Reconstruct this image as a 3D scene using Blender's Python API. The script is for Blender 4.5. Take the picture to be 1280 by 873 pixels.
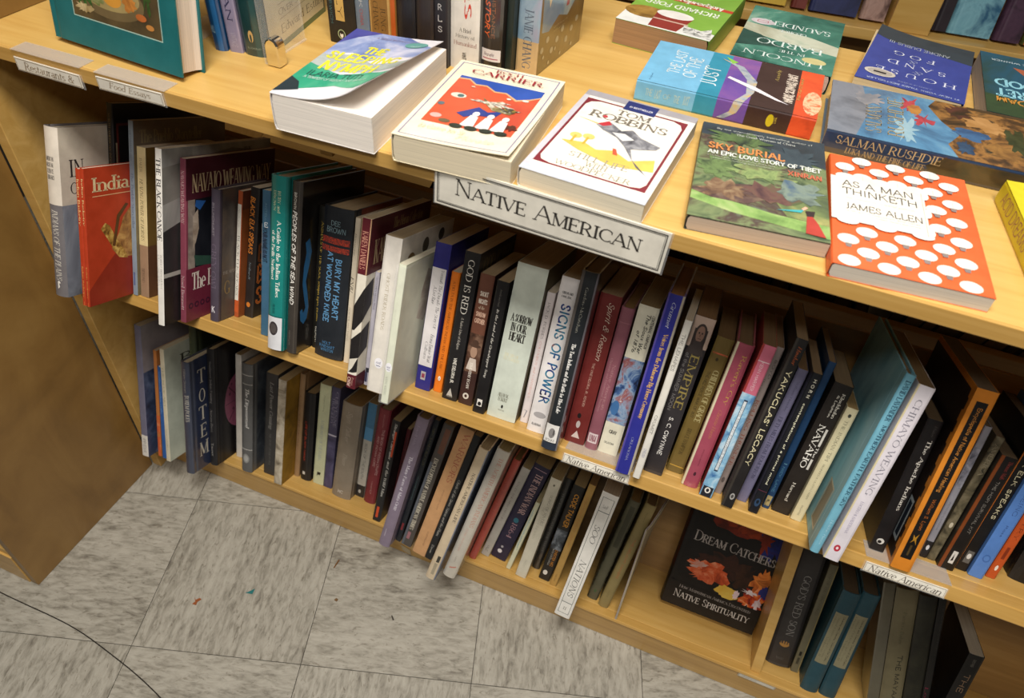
import bpy, math, random
from mathutils import Matrix, Vector
R_=math.radians
SC=bpy.context.scene
for o in list(bpy.data.objects): bpy.data.objects.remove(o)
COL=SC.collection
# ------------------------------------------------------------ camera
cd=bpy.data.cameras.new('camera'); cam=bpy.data.objects.new('camera',cd); COL.objects.link(cam)
cd.sensor_width=36; cd.sensor_fit='HORIZONTAL'; cd.lens=908.68*36/1280; cd.shift_y=-10/1280
cd.clip_start=.02; cd.clip_end=60
cam.location=(0,0,1.34014); cam.rotation_euler=(.78739,-.06415,.38076)
cd.dof.use_dof=True; cd.dof.focus_distance=1.05; cd.dof.aperture_fstop=6.5
SC.camera=cam
# ------------------------------------------------------------ world, lights, exposure
w=bpy.data.worlds.new('world'); SC.world=w; w.use_nodes=True
w.node_tree.nodes['Background'].inputs[0].default_value=(1,.9,.76,1)
w.node_tree.nodes['Background'].inputs[1].default_value=.065
def area(name,loc,size,sy,power,col,rot=(0,0,0)):
    l=bpy.data.lights.new(name,'AREA'); l.shape='RECTANGLE'; l.size=size; l.size_y=sy; l.energy=power; l.color=col
    o=bpy.data.objects.new(name,l); COL.objects.link(o); o.location=loc; o.rotation_euler=rot; return o
area('ceiling_light',(-.02,.08,2.45),.9,.4,44,(1,.955,.885))
area('ceiling_light',(0,-.7,2.45),1.1,.5,31,(1,.955,.895),(R_(-22),0,0))
area('ceiling_light',(.3,2.3,2.8),1.2,.3,16,(1,.92,.82))
SC.view_settings.view_transform='Standard'; SC.view_settings.look='None'; SC.view_settings.gamma=1
SC.view_settings.exposure=.06
# ------------------------------------------------------------ materials
def lin(h):
    h=h.lstrip('#'); r=[int(h[i:i+2],16)/255 for i in (0,2,4)]
    return [c/12.92 if c<.04045 else ((c+.055)/1.055)**2.4 for c in r]+[1]
MATS={}
def newmat(name,rough=.5,coat=0):
    m=bpy.data.materials.new(name); m.use_nodes=True; nt=m.node_tree; b=nt.nodes['Principled BSDF']
    b.inputs['Roughness'].default_value=rough; b.inputs['Coat Weight'].default_value=coat; b.inputs['Coat Roughness'].default_value=.12
    return m,nt,b
def ramp(nt,fac,cols,b,pos=None,sock='Base Color'):
    r=nt.nodes.new('ShaderNodeValToRGB'); e=r.color_ramp.elements
    n=len(cols)
    pos=pos or [i/(n-1) for i in range(n)]
    while len(e)<n: e.new(.5)
    for i,c in enumerate(cols): e[i].position=pos[i]; e[i].color=lin(c) if isinstance(c,str) else c
    nt.links.new(fac,r.inputs[0])
    if b: nt.links.new(r.outputs[0],b.inputs[sock])
    return r
def coords(nt,scale=(1,1,1),kind='Object',rot=(0,0,0)):
    t=nt.nodes.new('ShaderNodeTexCoord'); mp=nt.nodes.new('ShaderNodeMapping'); mp.inputs['Scale'].default_value=scale; mp.inputs['Rotation'].default_value=rot
    nt.links.new(t.outputs[kind],mp.inputs[0]); return mp.outputs[0]
def noise(nt,vec,scale,detail=4,rough=.55,dist=0):
    n=nt.nodes.new('ShaderNodeTexNoise'); n.inputs['Scale'].default_value=scale; n.inputs['Detail'].default_value=detail; n.inputs['Roughness'].default_value=rough; n.inputs['Distortion'].default_value=dist
    nt.links.new(vec,n.inputs['Vector']); return n.outputs[0]
def bump(nt,h,b,strength=.2,dist=.001):
    n=nt.nodes.new('ShaderNodeBump'); n.inputs['Strength'].default_value=strength; n.inputs['Distance'].default_value=dist
    nt.links.new(h,n.inputs['Height']); nt.links.new(n.outputs[0],b.inputs['Normal'])
def M(c,gloss=False):
    """c: '#rrggbb' printed card; 'N:#a,#b,#c:scale[:stretch]' mottled print; 'F:#' foil"""
    k=(c,gloss)
    if k in MATS: return MATS[k]
    m,nt,b=newmat('print '+c[:24],.42 if not gloss else .3,1.0 if gloss else .0)
    if c.startswith('N:'):
        p=c.split(':'); cols=p[1].split(','); s=float(p[2]); st=float(p[3]) if len(p)>3 else 1
        f=noise(nt,coords(nt,(1,1,st)),s,5,.6,.6)
        n=len(cols); ramp(nt,f,cols,b,[.33+.34*i/(n-1) for i in range(n)])
    elif c.startswith('F:'):
        b.inputs['Base Color'].default_value=lin(c[2:]); b.inputs['Metallic'].default_value=.75; b.inputs['Roughness'].default_value=.35
    else:
        col=lin(c); f=noise(nt,coords(nt),38,3,.6)
        a=[min(1,x*1.06+.004) for x in col[:3]]+[1]; d=[x*.9 for x in col[:3]]+[1]
        ramp(nt,f,[d,a],b,[.35,.65])
    MATS[k]=m; return m
def pagemat(c):
    k='pg'+c
    if k in MATS: return MATS[k]
    m,nt,b=newmat('page edges '+c,.85)
    f=noise(nt,coords(nt,(900,6,6)),1.0,3,.7); col=lin(c)
    ramp(nt,f,[[x*.84 for x in col[:3]]+[1],[min(1,x*1.05) for x in col[:3]]+[1]],b,[.36,.6]); bump(nt,f,b,.35,.0004)
    MATS[k]=m; return m
def woodmat(name,c0,c1,c2,scale=(2,26,26),rough=.38,ring=0.0):
    m,nt,b=newmat(name,rough,.15)
    v=coords(nt,scale,'Object'); f=noise(nt,v,1.6,6,.6,.8); 
    n2=noise(nt,coords(nt,(1,1,1)),3.2,3,.5,ring)
    mx=nt.nodes.new('ShaderNodeMix'); mx.inputs[0].default_value=.35; nt.links.new(f,mx.inputs[2]); nt.links.new(n2,mx.inputs[3])
    ramp(nt,mx.outputs[0],[c0,c1,c2],b,[.36,.5,.66]); bump(nt,f,b,.06,.0006); return m
W_TOP=woodmat('birch plywood face','#c69a50','#d0a85e','#d9b36c')
W_EDGE=woodmat('birch edge band','#b88e48','#c59b54','#d0a862',(2,60,60))
W_SHADE=woodmat('birch plywood side shaded','#79592b','#866432','#92703b',(7,7,3),.42,5.0)  # same birch, darkened: shade and vignette are put into the colour
W_IN=woodmat('birch plywood shelf','#bb924c','#c69e58','#d1aa66')
W_BACK=woodmat('plywood back','#8d6c3e','#a07b48','#ae8a55')
# ------------------------------------------------------------ mesh helpers
class MB:
    def __init__(s): s.v=[];s.f=[];s.m=[];s.mats=[]
    def mi(s,mat):
        if mat not in s.mats: s.mats.append(mat)
        return s.mats.index(mat)
    def add(s,vs,fs,mat):
        b=len(s.v); s.v+=[tuple(p) for p in vs]; i=s.mi(mat)
        for f in fs: s.f.append(tuple(b+k for k in f)); s.m.append(i)
    def box(s,x0,y0,z0,x1,y1,z1,mat):
        s.add([(x0,y0,z0),(x1,y0,z0),(x1,y1,z0),(x0,y1,z0),(x0,y0,z1),(x1,y0,z1),(x1,y1,z1),(x0,y1,z1)],
              [(3,2,1,0),(4,5,6,7),(0,1,5,4),(1,2,6,5),(2,3,7,6),(3,0,4,7)],mat)
    def build(s,name,parent=None,smooth=False,bevel=0):
        me=bpy.data.meshes.new(name); me.from_pydata(s.v,[],s.f)
        for m in s.mats: me.materials.append(m)
        me.polygons.foreach_set('material_index',s.m)
        if smooth: me.polygons.foreach_set('use_smooth',[True]*len(s.f))
        me.update()
        o=bpy.data.objects.new(name,me); COL.objects.link(o)
        if parent: o.parent=parent
        if bevel:
            b=o.modifiers.new('bevel','BEVEL'); b.width=bevel; b.segments=2; b.limit_method='ANGLE'
        return o
def tag(o,label=None,cat=None,group=None,kind=None):
    for k,v in (('label',label),('category',cat),('group',group),('kind',kind)):
        if v: o[k]=v
    return o
def empty(name,loc=(0,0,0),rot=(0,0,0)):
    o=bpy.data.objects.new(name,None); COL.objects.link(o); o.location=loc; o.rotation_euler=rot; o.empty_display_size=.05; return o
# ------------------------------------------------------------ stroke lettering
GL={}
for ln in '''A 80 L 4 0 38 100 t a;L 38 100 76 0 T b;L 16 36 62 36 t
B 70 L 12 0 12 100 T ab;A 34 76 24 24 -90 90;L 12 100 34 100 t;L 12 52 36 52 t;A 36 26 28 26 -90 90;L 12 0 36 0 t
C 78 A 44 50 38 50 45 315;L 71 87 71 68 t
D 86 L 12 0 12 100 T ab;L 12 100 36 100 t;L 12 0 36 0 t;A 36 50 42 50 -90 90
E 66 L 12 0 12 100 T ab;L 12 100 57 100 t;L 12 52 46 52 t;L 12 0 59 0 t;L 57 102 57 84 t;L 59 -2 59 18 t;L 46 62 46 42 t
F 62 L 12 0 12 100 T ab;L 12 100 55 100 t;L 12 52 46 52 t;L 55 102 55 82 t;L 46 62 46 42 t
G 86 A 44 50 38 50 45 325;L 74 6 74 40 T b;L 71 87 71 68 t
H 86 L 14 0 14 100 T ab;L 72 0 72 100 T ab;L 14 52 72 52 t
I 34 L 17 0 17 100 T ab
J 44 L 28 14 28 100 T b;A 12 14 16 22 -110 0
K 80 L 14 0 14 100 T ab;L 14 42 66 100 t b;L 34 60 72 0 T b
L 64 L 14 0 14 100 T ab;L 14 0 58 0 t;L 58 -2 58 20 t
M 98 L 14 0 14 100 t ab;L 14 100 48 8 T;L 48 8 84 100 t;L 84 0 84 100 T ab
N 84 L 14 0 14 100 t ab;L 14 100 70 0 T;L 70 0 70 100 t b
O 88 A 44 50 38 50 0 360
P 66 L 14 0 14 100 T ab;L 14 100 34 100 t;L 14 46 34 46 t;A 34 73 25 27 -90 90
Q 88 A 44 50 38 50 0 360;L 48 14 78 -14 T
R 78 L 14 0 14 100 T ab;L 14 100 34 100 t;L 14 48 36 48 t;A 34 74 25 26 -90 90;L 38 48 70 0 T b
S 60 A 30 75 20 25 30 270;A 30 25 22 25 -150 90;L 48 86 48 70 t;L 9 14 9 30 t
T 74 L 37 0 37 100 T a;L 6 100 68 100 t;L 6 102 6 82 t;L 68 102 68 82 t
U 82 L 14 32 14 100 T b;A 41 32 27 32 180 360;L 68 32 68 100 t b
V 78 L 4 100 38 0 T a;L 38 0 72 100 t b
W 110 L 4 100 32 0 T a;L 32 0 54 90 t;L 54 90 76 0 T;L 76 0 104 100 t b
X 78 L 6 100 68 0 T ab;L 6 0 68 100 t ab
Y 74 L 4 100 36 48 T a;L 68 100 36 48 t a;L 36 0 36 48 T a
Z 68 L 8 100 60 100 t;L 60 100 6 0 T;L 6 0 62 0 t;L 8 100 8 82 t;L 62 0 62 20 t
a 54 L 42 0 42 46 T a;A 26 46 16 20 0 150;A 25 19 17 19 50 320
b 60 L 12 0 12 104 T b;A 31 33 21 33 -150 150
c 50 A 28 33 21 33 45 315
d 62 L 46 0 46 104 T b;A 28 33 21 33 30 330
e 54 A 29 33 22 33 0 310;L 8 36 50 36 t
f 36 L 16 0 16 80 T a;A 28 82 13 20 60 190;L 4 64 32 64 t
g 54 A 26 38 18 26 0 360;A 26 -12 20 16 0 360;L 40 60 52 66 t
h 64 L 12 0 12 104 T ab;A 32 42 20 24 0 170;L 52 0 52 42 T a
i 28 L 14 0 14 64 T ab;A 14 86 3 3 0 360
j 28 L 16 -10 16 64 T b;A 6 -10 10 18 -100 0;A 16 86 3 3 0 360
k 60 L 12 0 12 104 T ab;L 12 26 46 64 t b;L 26 40 50 0 T b
l 28 L 14 0 14 104 T ab
m 98 L 12 0 12 64 T ab;A 30 42 18 24 0 170;L 48 0 48 42 T a;A 66 42 18 24 0 170;L 84 0 84 42 T a
n 64 L 12 0 12 64 T ab;A 32 42 20 24 0 170;L 52 0 52 42 T a
o 58 A 29 33 22 33 0 360
p 60 L 12 -34 12 64 T ab;A 31 33 21 33 -150 150
q 60 L 46 -34 46 64 T a;A 28 33 21 33 30 330
r 44 L 12 0 12 64 T ab;A 30 42 18 24 50 170
s 46 A 23 49 14 17 30 270;A 23 16 15 16 -150 90
t 38 L 16 12 16 84 T;A 28 12 12 12 180 290;L 4 64 32 64 t
u 64 L 12 22 12 64 T b;A 31 22 19 22 180 350;L 50 0 50 64 T b
v 56 L 4 64 27 0 T a;L 27 0 50 64 t b
w 82 L 4 64 22 0 T a;L 22 0 40 60 t;L 40 60 56 0 T;L 56 0 76 64 t b
x 56 L 6 64 48 0 T ab;L 6 0 48 64 t ab
y 56 L 4 64 28 0 T a;L 14 -32 52 64 t b
z 50 L 6 64 44 64 t;L 44 64 6 0 T;L 6 0 46 0 t
0 60 A 30 50 22 50 0 360
1 40 L 22 0 22 100 T a;L 8 84 22 100 t
2 60 A 28 74 20 26 -20 170;L 47 66 8 0 T;L 8 0 52 0 t
3 56 A 26 76 18 24 -90 160;A 26 27 22 27 -160 90
4 60 L 40 0 40 100 T a;L 40 100 6 32 t;L 6 32 54 32 t
5 58 L 14 100 50 100 t;L 14 100 14 56 t;A 28 32 22 30 -150 130
6 60 A 30 30 22 30 0 360;A 46 46 38 54 110 190
7 58 L 8 100 52 100 t;L 52 100 22 0 T
8 60 A 30 76 18 24 0 360;A 30 27 22 27 0 360
9 60 A 30 70 22 30 0 360;A 14 54 38 54 -70 10
& 84 A 34 78 18 22 0 360;A 34 28 28 28 60 330;L 22 66 74 0 T;L 60 30 76 50 t b
. 26 A 12 4 3 3 0 360
, 26 A 12 4 3 3 0 360;L 13 2 8 -16 t
' 22 L 12 100 10 76 T
: 26 A 12 8 3 3 0 360;A 12 58 3 3 0 360
- 44 L 8 38 36 38 T
! 30 L 14 30 14 100 T;A 14 4 3 3 0 360
# 70 L 24 0 34 100 t;L 46 0 56 100 t;L 8 34 62 34 t;L 12 66 66 66 t
~ 78 A 44 50 38 50 45 315;L 71 87 71 68 t'''.split('\n'):
    a,b,c=ln.split(' ',2); GL[a]=(float(b),[q.split() for q in c.split(';')])
GL['\u00d3']=(88,GL['O'][1]+[['L','40','108','54','126','t']])
STY={'s':(13,5,1,0),'S':(20,8,1,0),'i':(12,5,1,.22),'g':(10,10,0,0),'G':(17,16,0,0),'H':(18,17,0,.2),'t':(7,6,0,0),'c':(12,5,1,0),'h':(8,6,0,.35),'I':(19,8,1,.22)}
def strokes(txt,style,k=1.0):
    T,t,serif,sl=STY[style]; T=min(T*k,30); tt=min(t*k,22); vs=[];fs=[];x=0
    def quad(p):
        b=len(vs); vs.extend(p); fs.append(tuple(range(b,b+len(p))))
    for ch in txt:
        if ch==' ': x+=38; continue
        sc=1.0; g=ch
        if style=='c' and ch.islower(): g=ch.upper(); sc=.78
        if g not in GL: x+=40; continue
        adv,st=GL[g]
        for q in st:
            if q[0]=='L':
                x0,y0,x1,y1=[float(k)*sc for k in q[1:5]]; w=(T if q[5]=='T' else tt)
                if abs(y1-y0)<3: w=t
                dx,dy=x1-x0,y1-y0; L=math.hypot(dx,dy) or 1
                if abs(dy)>abs(dx)*.4 : # width measured horizontally
                    h=w/2
                    quad([(x+x0-h,y0),(x+x0+h,y0),(x+x1+h,y1),(x+x1-h,y1)])
                else:
                    h=w/2; ny=h
                    quad([(x+x0,y0-ny),(x+x1,y1-ny),(x+x1,y1+ny),(x+x0,y0+ny)])
                if serif and len(q)>6:
                    for fl,px,py in (('a',x0,y0),('b',x1,y1)):
                        if fl in q[6]:
                            e=w/2+8; yy=py-t*.1 if py<10 else py-t*.9
                            yy=max(min(yy,py),py-t)
                            quad([(x+px-e,yy),(x+px+e,yy),(x+px+e,yy+t),(x+px-e,yy+t)])
            else:
                cx,cy,rx,ry,a0,a1=[float(k) for k in q[1:7]]; cx*=sc;cy*=sc;rx*=sc;ry*=sc
                if rx<4:
                    r=T*.55; quad([(x+cx+r*math.cos(k*math.pi/4),cy+r*math.sin(k*math.pi/4)) for k in range(8)]); continue
                n=max(4,int(abs(a1-a0)/26)); pr=None
                for k in range(n+1):
                    a=R_(a0+(a1-a0)*k/n); c,s=math.cos(a),math.sin(a)
                    w=(tt+(T-tt)*abs(c)**1.3)/2
                    rxi,ryi=max(rx-w,.5),max(ry-t*1.0,.5)
                    o=(x+cx+(rx+w)*c,cy+(ry)*s); i=(x+cx+(rx-w)*c,cy+ryi*s)
                    if pr: quad([pr[1],pr[0],o,i])
                    pr=(o,i)
        x+=adv*sc+ (4 if style in 'GH' else 0)
    if sl: vs=[(a+sl*b,b) for a,b in vs]
    return vs,fs
def fit(txt,style,asp=None):
    vs,fs=strokes(txt,style)
    if asp:
        nat=(max(v[0] for v in vs)-min(v[0] for v in vs))/(130 if any(c in 'gjpqy' for c in txt) else 100)
        k=max(.6,min(2.1,(nat/asp)**.8)); vs,fs=strokes(txt,style,k)
    x0=min(v[0] for v in vs);x1=max(v[0] for v in vs)
    hasd=any(c in 'gjpqy,' for c in txt) and style!='c'; y0=-30 if hasd else 0
    up=any(c.isupper() or c in 'bdfhklt0123456789' for c in txt); y1=102 if up else 66
    return [((a-x0)/(x1-x0),(b-y0)/(y1-y0)) for a,b in vs],fs
# ------------------------------------------------------------ books
class Book:
    """local frame: spine at y=0, x across the thickness, z height, +x is the front cover"""
    def __init__(s,kind,t,h,D,cover,pages='#cdbfa6',gloss=False,bulge=None,curl=None,board=None):
        s.k=kind;s.t=t;s.h=h;s.D=D;s.cov=cover;s.pg=pages;s.gl=gloss;s.curl=curl;s.board=board
        s.b=(min(.0035,.13*t) if kind=='hc' else .0003) if bulge is None else bulge
        s.n=0; s.tx=[]; s.px=[]; s.pr=MB()
    def cz(s,a,v):
        return s.curl(a,v) if s.curl else 0
    def pt(s,face,u,v,e):
        if face=='S':
            x=(u-.5)*s.t; q=2*u-1; r=min(.0012,.25*s.t)
            edge=max(0,abs(x)-(s.t/2-r)); y=-s.b*(1-q*q)-e
            if edge>0 : y+=r*(1-math.sqrt(max(0,1-(edge/r)**2)))*.8
            return (x,y,v*s.h)
        if face=='F': c=s.cz(u,v); return (s.t/2+e+c,u*s.D-.55*c,v*s.h)
        return (-s.t/2-e,(1-u)*s.D,v*s.h)
    def eps(s): s.n+=1; return (.00012+.000018*s.n) if not s.curl else (.0002+.00006*s.n)
    def body(s,root):
        t,h,D=s.t,s.h,s.D; hc=s.k=='hc'; wth=min(.0022 if hc else .00045,.2*t)
        m=MB(); mat=M(s.cov,s.gl)
        r=min(.0012,.25*t)
        out=[(-t/2,D)]
        if hc: out+=[(-t/2,.012),(-t/2+.0007,.008),(-t/2,.004)]
        for k in range(9):
            u=k/8; x=(u-.5)*t; q=2*u-1; y=-s.b*(1-q*q)
            if k in(0,8): y=r*.8
            out.append((x,y))
        if hc: out+=[(t/2,.004),(t/2-.0007,.008),(t/2,.012)]
        out+=[(t/2,D)]
        # inner profile
        inn=[(x*(1-2*wth/t) if abs(x)>t*.49 else x, y if i in(0,len(out)-1) else y+wth) for i,(x,y) in enumerate(out)]
        n=len(out)
        if s.curl: # front board as its own curved plate
            out=out[:-1]; inn=inn[:-1]; n=len(out)
        vs=[];
        for z in (0,h):
            vs+=[(x,y,z) for x,y in out]+[(x,y,z) for x,y in inn]
        fs=[]
        for i in range(n-1):
            fs.append((i,i+1,2*n+i+1,2*n+i)); fs.append((n+i+1,n+i,3*n+i,3*n+i+1))
            fs.append((i+1,i,n+i,n+i+1)); fs.append((2*n+i,2*n+i+1,3*n+i+1,3*n+i))
        fs.append((0,2*n,3*n,n)); fs.append((n-1,2*n-1,4*n-1,3*n-1))
        m.add(vs,fs,mat)
        if s.curl:
            NA,NV=26,20; vs=[];fs=[]
            for side in (0,1):
                for i in range(NA+1):
                    for j in range(NV+1):
                        a,v=i/NA,j/NV; p=s.pt('F',a,v,0 if side==0 else -wth); vs.append((p[0],max(p[1],r*.5),p[2]))
            N=(NA+1)*(NV+1)
            for i in range(NA):
                for j in range(NV):
                    q=i*(NV+1)+j; fs.append((q,q+NV+1,q+NV+2,q+1)); fs.append((N+q,N+q+1,N+q+NV+2,N+q+NV+1))
            for i in range(NA):
                for j in (0,NV): q=i*(NV+1)+j; fs.append((q,q+NV+1,N+q+NV+1,N+q) if j else (q+NV+1,q,N+q,N+q+NV+1))
            for j in range(NV):
                q=NA*(NV+1)+j; fs.append((q,q+1,N+q+1,N+q))
            m.add(vs,fs,mat)
        m.build('cover',root,smooth=False)
        p=MB(); ov=.003 if hc else .0004
        x=t/2-wth-.0001; y0=-s.b*.3+wth+.0012; yb=D-ov; z0=ov; z1=h-ov
        prof=[(-x,yb),(-x,y0+.002),(-x*.5,y0),(x*.5,y0),(x,y0+.002),(x,yb)]
        if hc: prof+=[(x*.55,yb-.0025),(-x*.55,yb-.0025)]
        n=len(prof); vs=[(a,b,z) for z in (z0,z1) for a,b in prof]
        p.add(vs,[tuple(range(n-1,-1,-1)),tuple(range(n,2*n))]+[(i,(i+1)%n,n+(i+1)%n,n+i) for i in range(n)],pagemat(s.pg))
        p.build('page_block',root)
        for f,q in s.tx: q.build('spine_title' if f=='S' else 'cover_title',root)
        for q in s.px: q.build('cover_print',root)
        if s.pr.v: s.pr.build('cover_print',root)
    def refine(s,face,P,F):
        if not((face=='S' and s.b>.0001) or (face=='F' and s.curl)): return P,F
        lim=.14 if face=='S' else .07; P=list(P); T_=[]
        for f in F:
            for k in range(1,len(f)-1): T_.append((f[0],f[k],f[k+1]))
        out=[]; mid={}
        def md(i,j):
            k=(min(i,j),max(i,j))
            if k not in mid: mid[k]=len(P); P.append(((P[i][0]+P[j][0])/2,(P[i][1]+P[j][1])/2))
            return mid[k]
        def ln(i,j): return abs(P[i][0]-P[j][0]) if face=='S' else max(abs(P[i][0]-P[j][0]),.6*abs(P[i][1]-P[j][1]))
        st=T_
        while st:
            a,b_,c=st.pop(); e=[(ln(a,b_),0),(ln(b_,c),1),(ln(c,a),2)]; L,w_=max(e)
            if L<=lim: out.append((a,b_,c)); continue
            if w_==0: m=md(a,b_); st+=[(a,m,c),(m,b_,c)]
            elif w_==1: m=md(b_,c); st+=[(a,b_,m),(a,m,c)]
            else: m=md(c,a); st+=[(a,b_,m),(m,b_,c)]
        return P,out
    def prints(s,L):
        s.split=len(L)<=16
        for q in L:
            getattr(s,'_'+q[0])(*q[1:])
            if s.split and s.pr.v: s.px.append(s.pr); s.pr=MB()
    def _T(s,face,txt,u0,v0,u1,v1,col,style='s',rot=None):
        if rot is None: rot=1 if face=='S' else 0
        wd=(s.t if face=='S' else s.D)*(u1-u0); ht=s.h*(v1-v0)
        vs,fs=fit(txt,style,(ht/wd) if rot else (wd/ht)); e=s.eps()
        if rot==1: P=[(u0+(u1-u0)*b,v1+(v0-v1)*a) for a,b in vs]
        elif rot==-1: P=[(u1+(u0-u1)*b,v0+(v1-v0)*a) for a,b in vs]
        else: P=[(u0+(u1-u0)*a,v0+(v1-v0)*b) for a,b in vs]
        P,fs=s.refine(face,P,fs); P=[s.pt(face,a,b,e) for a,b in P]
        q=MB(); q.add(P,fs,M(col,s.gl)); s.tx.append((face,q))
    def _R(s,face,u0,v0,u1,v1,col):
        e=s.eps(); n=12 if face=='S' else (26 if s.curl and face=='F' else 1); mm=20 if s.curl and face=='F' else 1
        P=[s.pt(face,u0+(u1-u0)*i/n,v0+(v1-v0)*j/mm,e) for j in range(mm+1) for i in range(n+1)]
        fs=[(j*(n+1)+i,j*(n+1)+i+1,(j+1)*(n+1)+i+1,(j+1)*(n+1)+i) for j in range(mm) for i in range(n)]
        s.pr.add(P,fs,M(col,s.gl))
    def _E(s,face,cu,cv,ru,rv,col,n=20):
        e=s.eps(); P=[s.pt(face,cu,cv,e)]; rings=3
        for r in range(1,rings+1):
            P+=[s.pt(face,cu+ru*r/rings*math.cos(2*math.pi*k/n),cv+rv*r/rings*math.sin(2*math.pi*k/n),e) for k in range(n)]
        fs=[(0,1+k,1+(k+1)%n) for k in range(n)]
        for r in range(rings-1):
            for k in range(n): a=1+r*n;fs.append((a+k,a+n+k,a+n+(k+1)%n,a+(k+1)%n))
        s.pr.add(P,fs,M(col,s.gl))
    def _G(s,face,pts,col):
        e=s.eps(); from mathutils.geometry import tessellate_polygon as tp
        fs=tp([[Vector((a,b,0)) for a,b in pts]])
        P,F=s.refine(face,[tuple(p) for p in pts],[tuple(f) for f in fs])
        s.pr.add([s.pt(face,a,b,e) for a,b in P],F,M(col,s.gl))
    def _O(s,face,u0,v0,u1,v1,w,col): # frame outline, w as fraction of width
        wv=w*(s.t if face=='S' else s.D)/s.h
        for a in ((u0,v0,u1,v0+wv),(u0,v1-wv,u1,v1),(u0,v0,u0+w,v1),(u1-w,v0,u1,v1)): s._R(face,*a,col)
def T(*a,**k): return ('T',)+a
def R(*a): return ('R',)+a
def E(*a): return ('E',)+a
def G(*a): return ('G',)+a
def Ou(*a): return ('O',)+a
def BL(face,cx,cy,rx,ry,col,seed=1,jag=.3,n=26):
    rnd=random.Random(seed); P=[]
    for k in range(n):
        a=2*math.pi*k/n; r=1+rnd.uniform(-jag,jag); P.append((min(.995,max(.005,cx+rx*r*math.cos(a))),min(.995,max(.005,cy+ry*r*math.sin(a)))))
    return ('G',face,P,col)
BLK='#1a191b';WHT='#e6e1d8';GLD='#c9a45c';CRM='#e2d8bf'
# key: (kind, cover colour, pages colour, label, prints, options)
BK={}
def K(key,kind,cover,label,prints=(),pages='#cdbfa6',**o): BK[key]=(kind,cover,pages,label,list(prints),o)
# ---------------- middle shelf, left to right
K('indplains','hc','#6e6a6c','grey and cream jacketed hardcover at the left end of the middle shelf',[
 R('S',0,.56,1,1,'#d9cfc0'),R('F',0,.56,1,1,'#c9bfae'),R('F',0,0,1,.56,'N:#32343a,#777d88,#a9adb3:16:.4'),
 T('S','INDIANS OF THE PLAINS',.3,.1,.72,.53,'#c9c3b8','i'),T('S','AMERICAN',.12,.81,.7,.835,'#5d5650','s',0),T('S','MUSEUM',.12,.775,.66,.8,'#5d5650','s',0),T('S','SCIENCE',.15,.74,.66,.765,'#5d5650','s',0),T('S','LIBRARY',.15,.705,.7,.73,'#5d5650','s',0),
 T('F','IN',.1,.72,.26,.82,'#2b2727','s'),T('F','OF',.1,.62,.24,.69,'#2b2727','s'),G('S',[(.4,.045),(.55,.06),(.5,.08),(.62,.085),(.5,.1),(.4,.09)],WHT)],D=.15)
K('blacktall','pb','#141011','tall black book with fine gold spine lettering behind the two orange-red paperbacks',[
 T('S','NORTH AMERICAN INDIAN ART',.3,.62,.6,.95,'#8c7446','s'),Ou('F',.03,.03,.92,.9,.02,'#5a1f18'),R('F',.02,.55,.035,.8,'#9a8a70')],D=.19)
for kk,lb in (('basket1','left one of the two matching orange-red basketry paperbacks, only its spine showing'),('basket2','right one of the two matching orange-red paperbacks, basket pictured on its cover')):
    K(kk,'pb','#b23a1c',lb,[T('S','Indian Basketry',.2,.6,.8,.93,'#e8cf90','S'),T('S','Indian Basketry',.3,.06,.7,.3,'#e0a25a','S'),R('S',.42,.0,.58,.03,'#d46a3c'),
     T('F','India',.08,.83,.48,.93,'#dcc79a','S'),R('F',.08,.795,.6,.801,'#dcae80'),
     G('F',[(0,0),(1,0),(1,.2),(.7,.3),(.38,.42),(.12,.22),(0,.12)],'#8e2a18'),
     G('F',[(.26,.40),(.34,.32),(.6,.3),(.8,.5),(.8,.74),(.5,.7),(.4,.62),(.34,.5)],'N:#6b4523,#a0713c,#c59a5a:60'),
     G('F',[(.15,.56),(.2,.6),(.25,.57),(.32,.46),(.4,.37),(.44,.3),(.34,.32),(.26,.42),(.2,.5)],'N:#5b3a18,#a87f38,#d9b868:110'),G('F',[(.27,.42),(.3,.41),(.36,.62),(.46,.71),(.43,.72),(.33,.64)],'#5b3a18')],pages='#d9cdb8',D=.165)
K('pueblo','pb','#84909c','tall blue-grey spined paperback right of the orange-red pair',[
 R('F',0,.82,1,1,'#6b5f50'),R('F',0,0,1,.82,'#7a6f52'),T('F','The Pueblo Storyteller',.06,.86,.72,.95,'#8f8460','s'),
 T('S','The Pueblo Storyteller',.25,.4,.8,.72,'#39486a','s'),T('S','THE UNIVERSITY PRESS',.3,.78,.6,.95,'#586070','s'),R('S',.3,.06,.6,.14,'#5a6690')],D=.2)
K('horses','pb','#9a7c62','cream and brown spined paperback with a dotted border beside the blue-grey book',[
 R('S',0,.36,1,1,'#d6c593'),R('F',0,.36,1,1,'#6b5426'),R('F',0,0,1,.36,'#5a3c28'),T('S','HEALING POWER OF HORSES',.3,.39,.65,.8,'#54503a','i'),T('S','BAKER',.35,.84,.6,.93,'#7a745a','s'),T('S','BEYOND',.3,.1,.6,.2,'#6b5744','s')]
 +[E('F',.13,.06+.03*i,.016,.006,'#a98e4a',6) for i in range(29)],D=.15)
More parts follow.
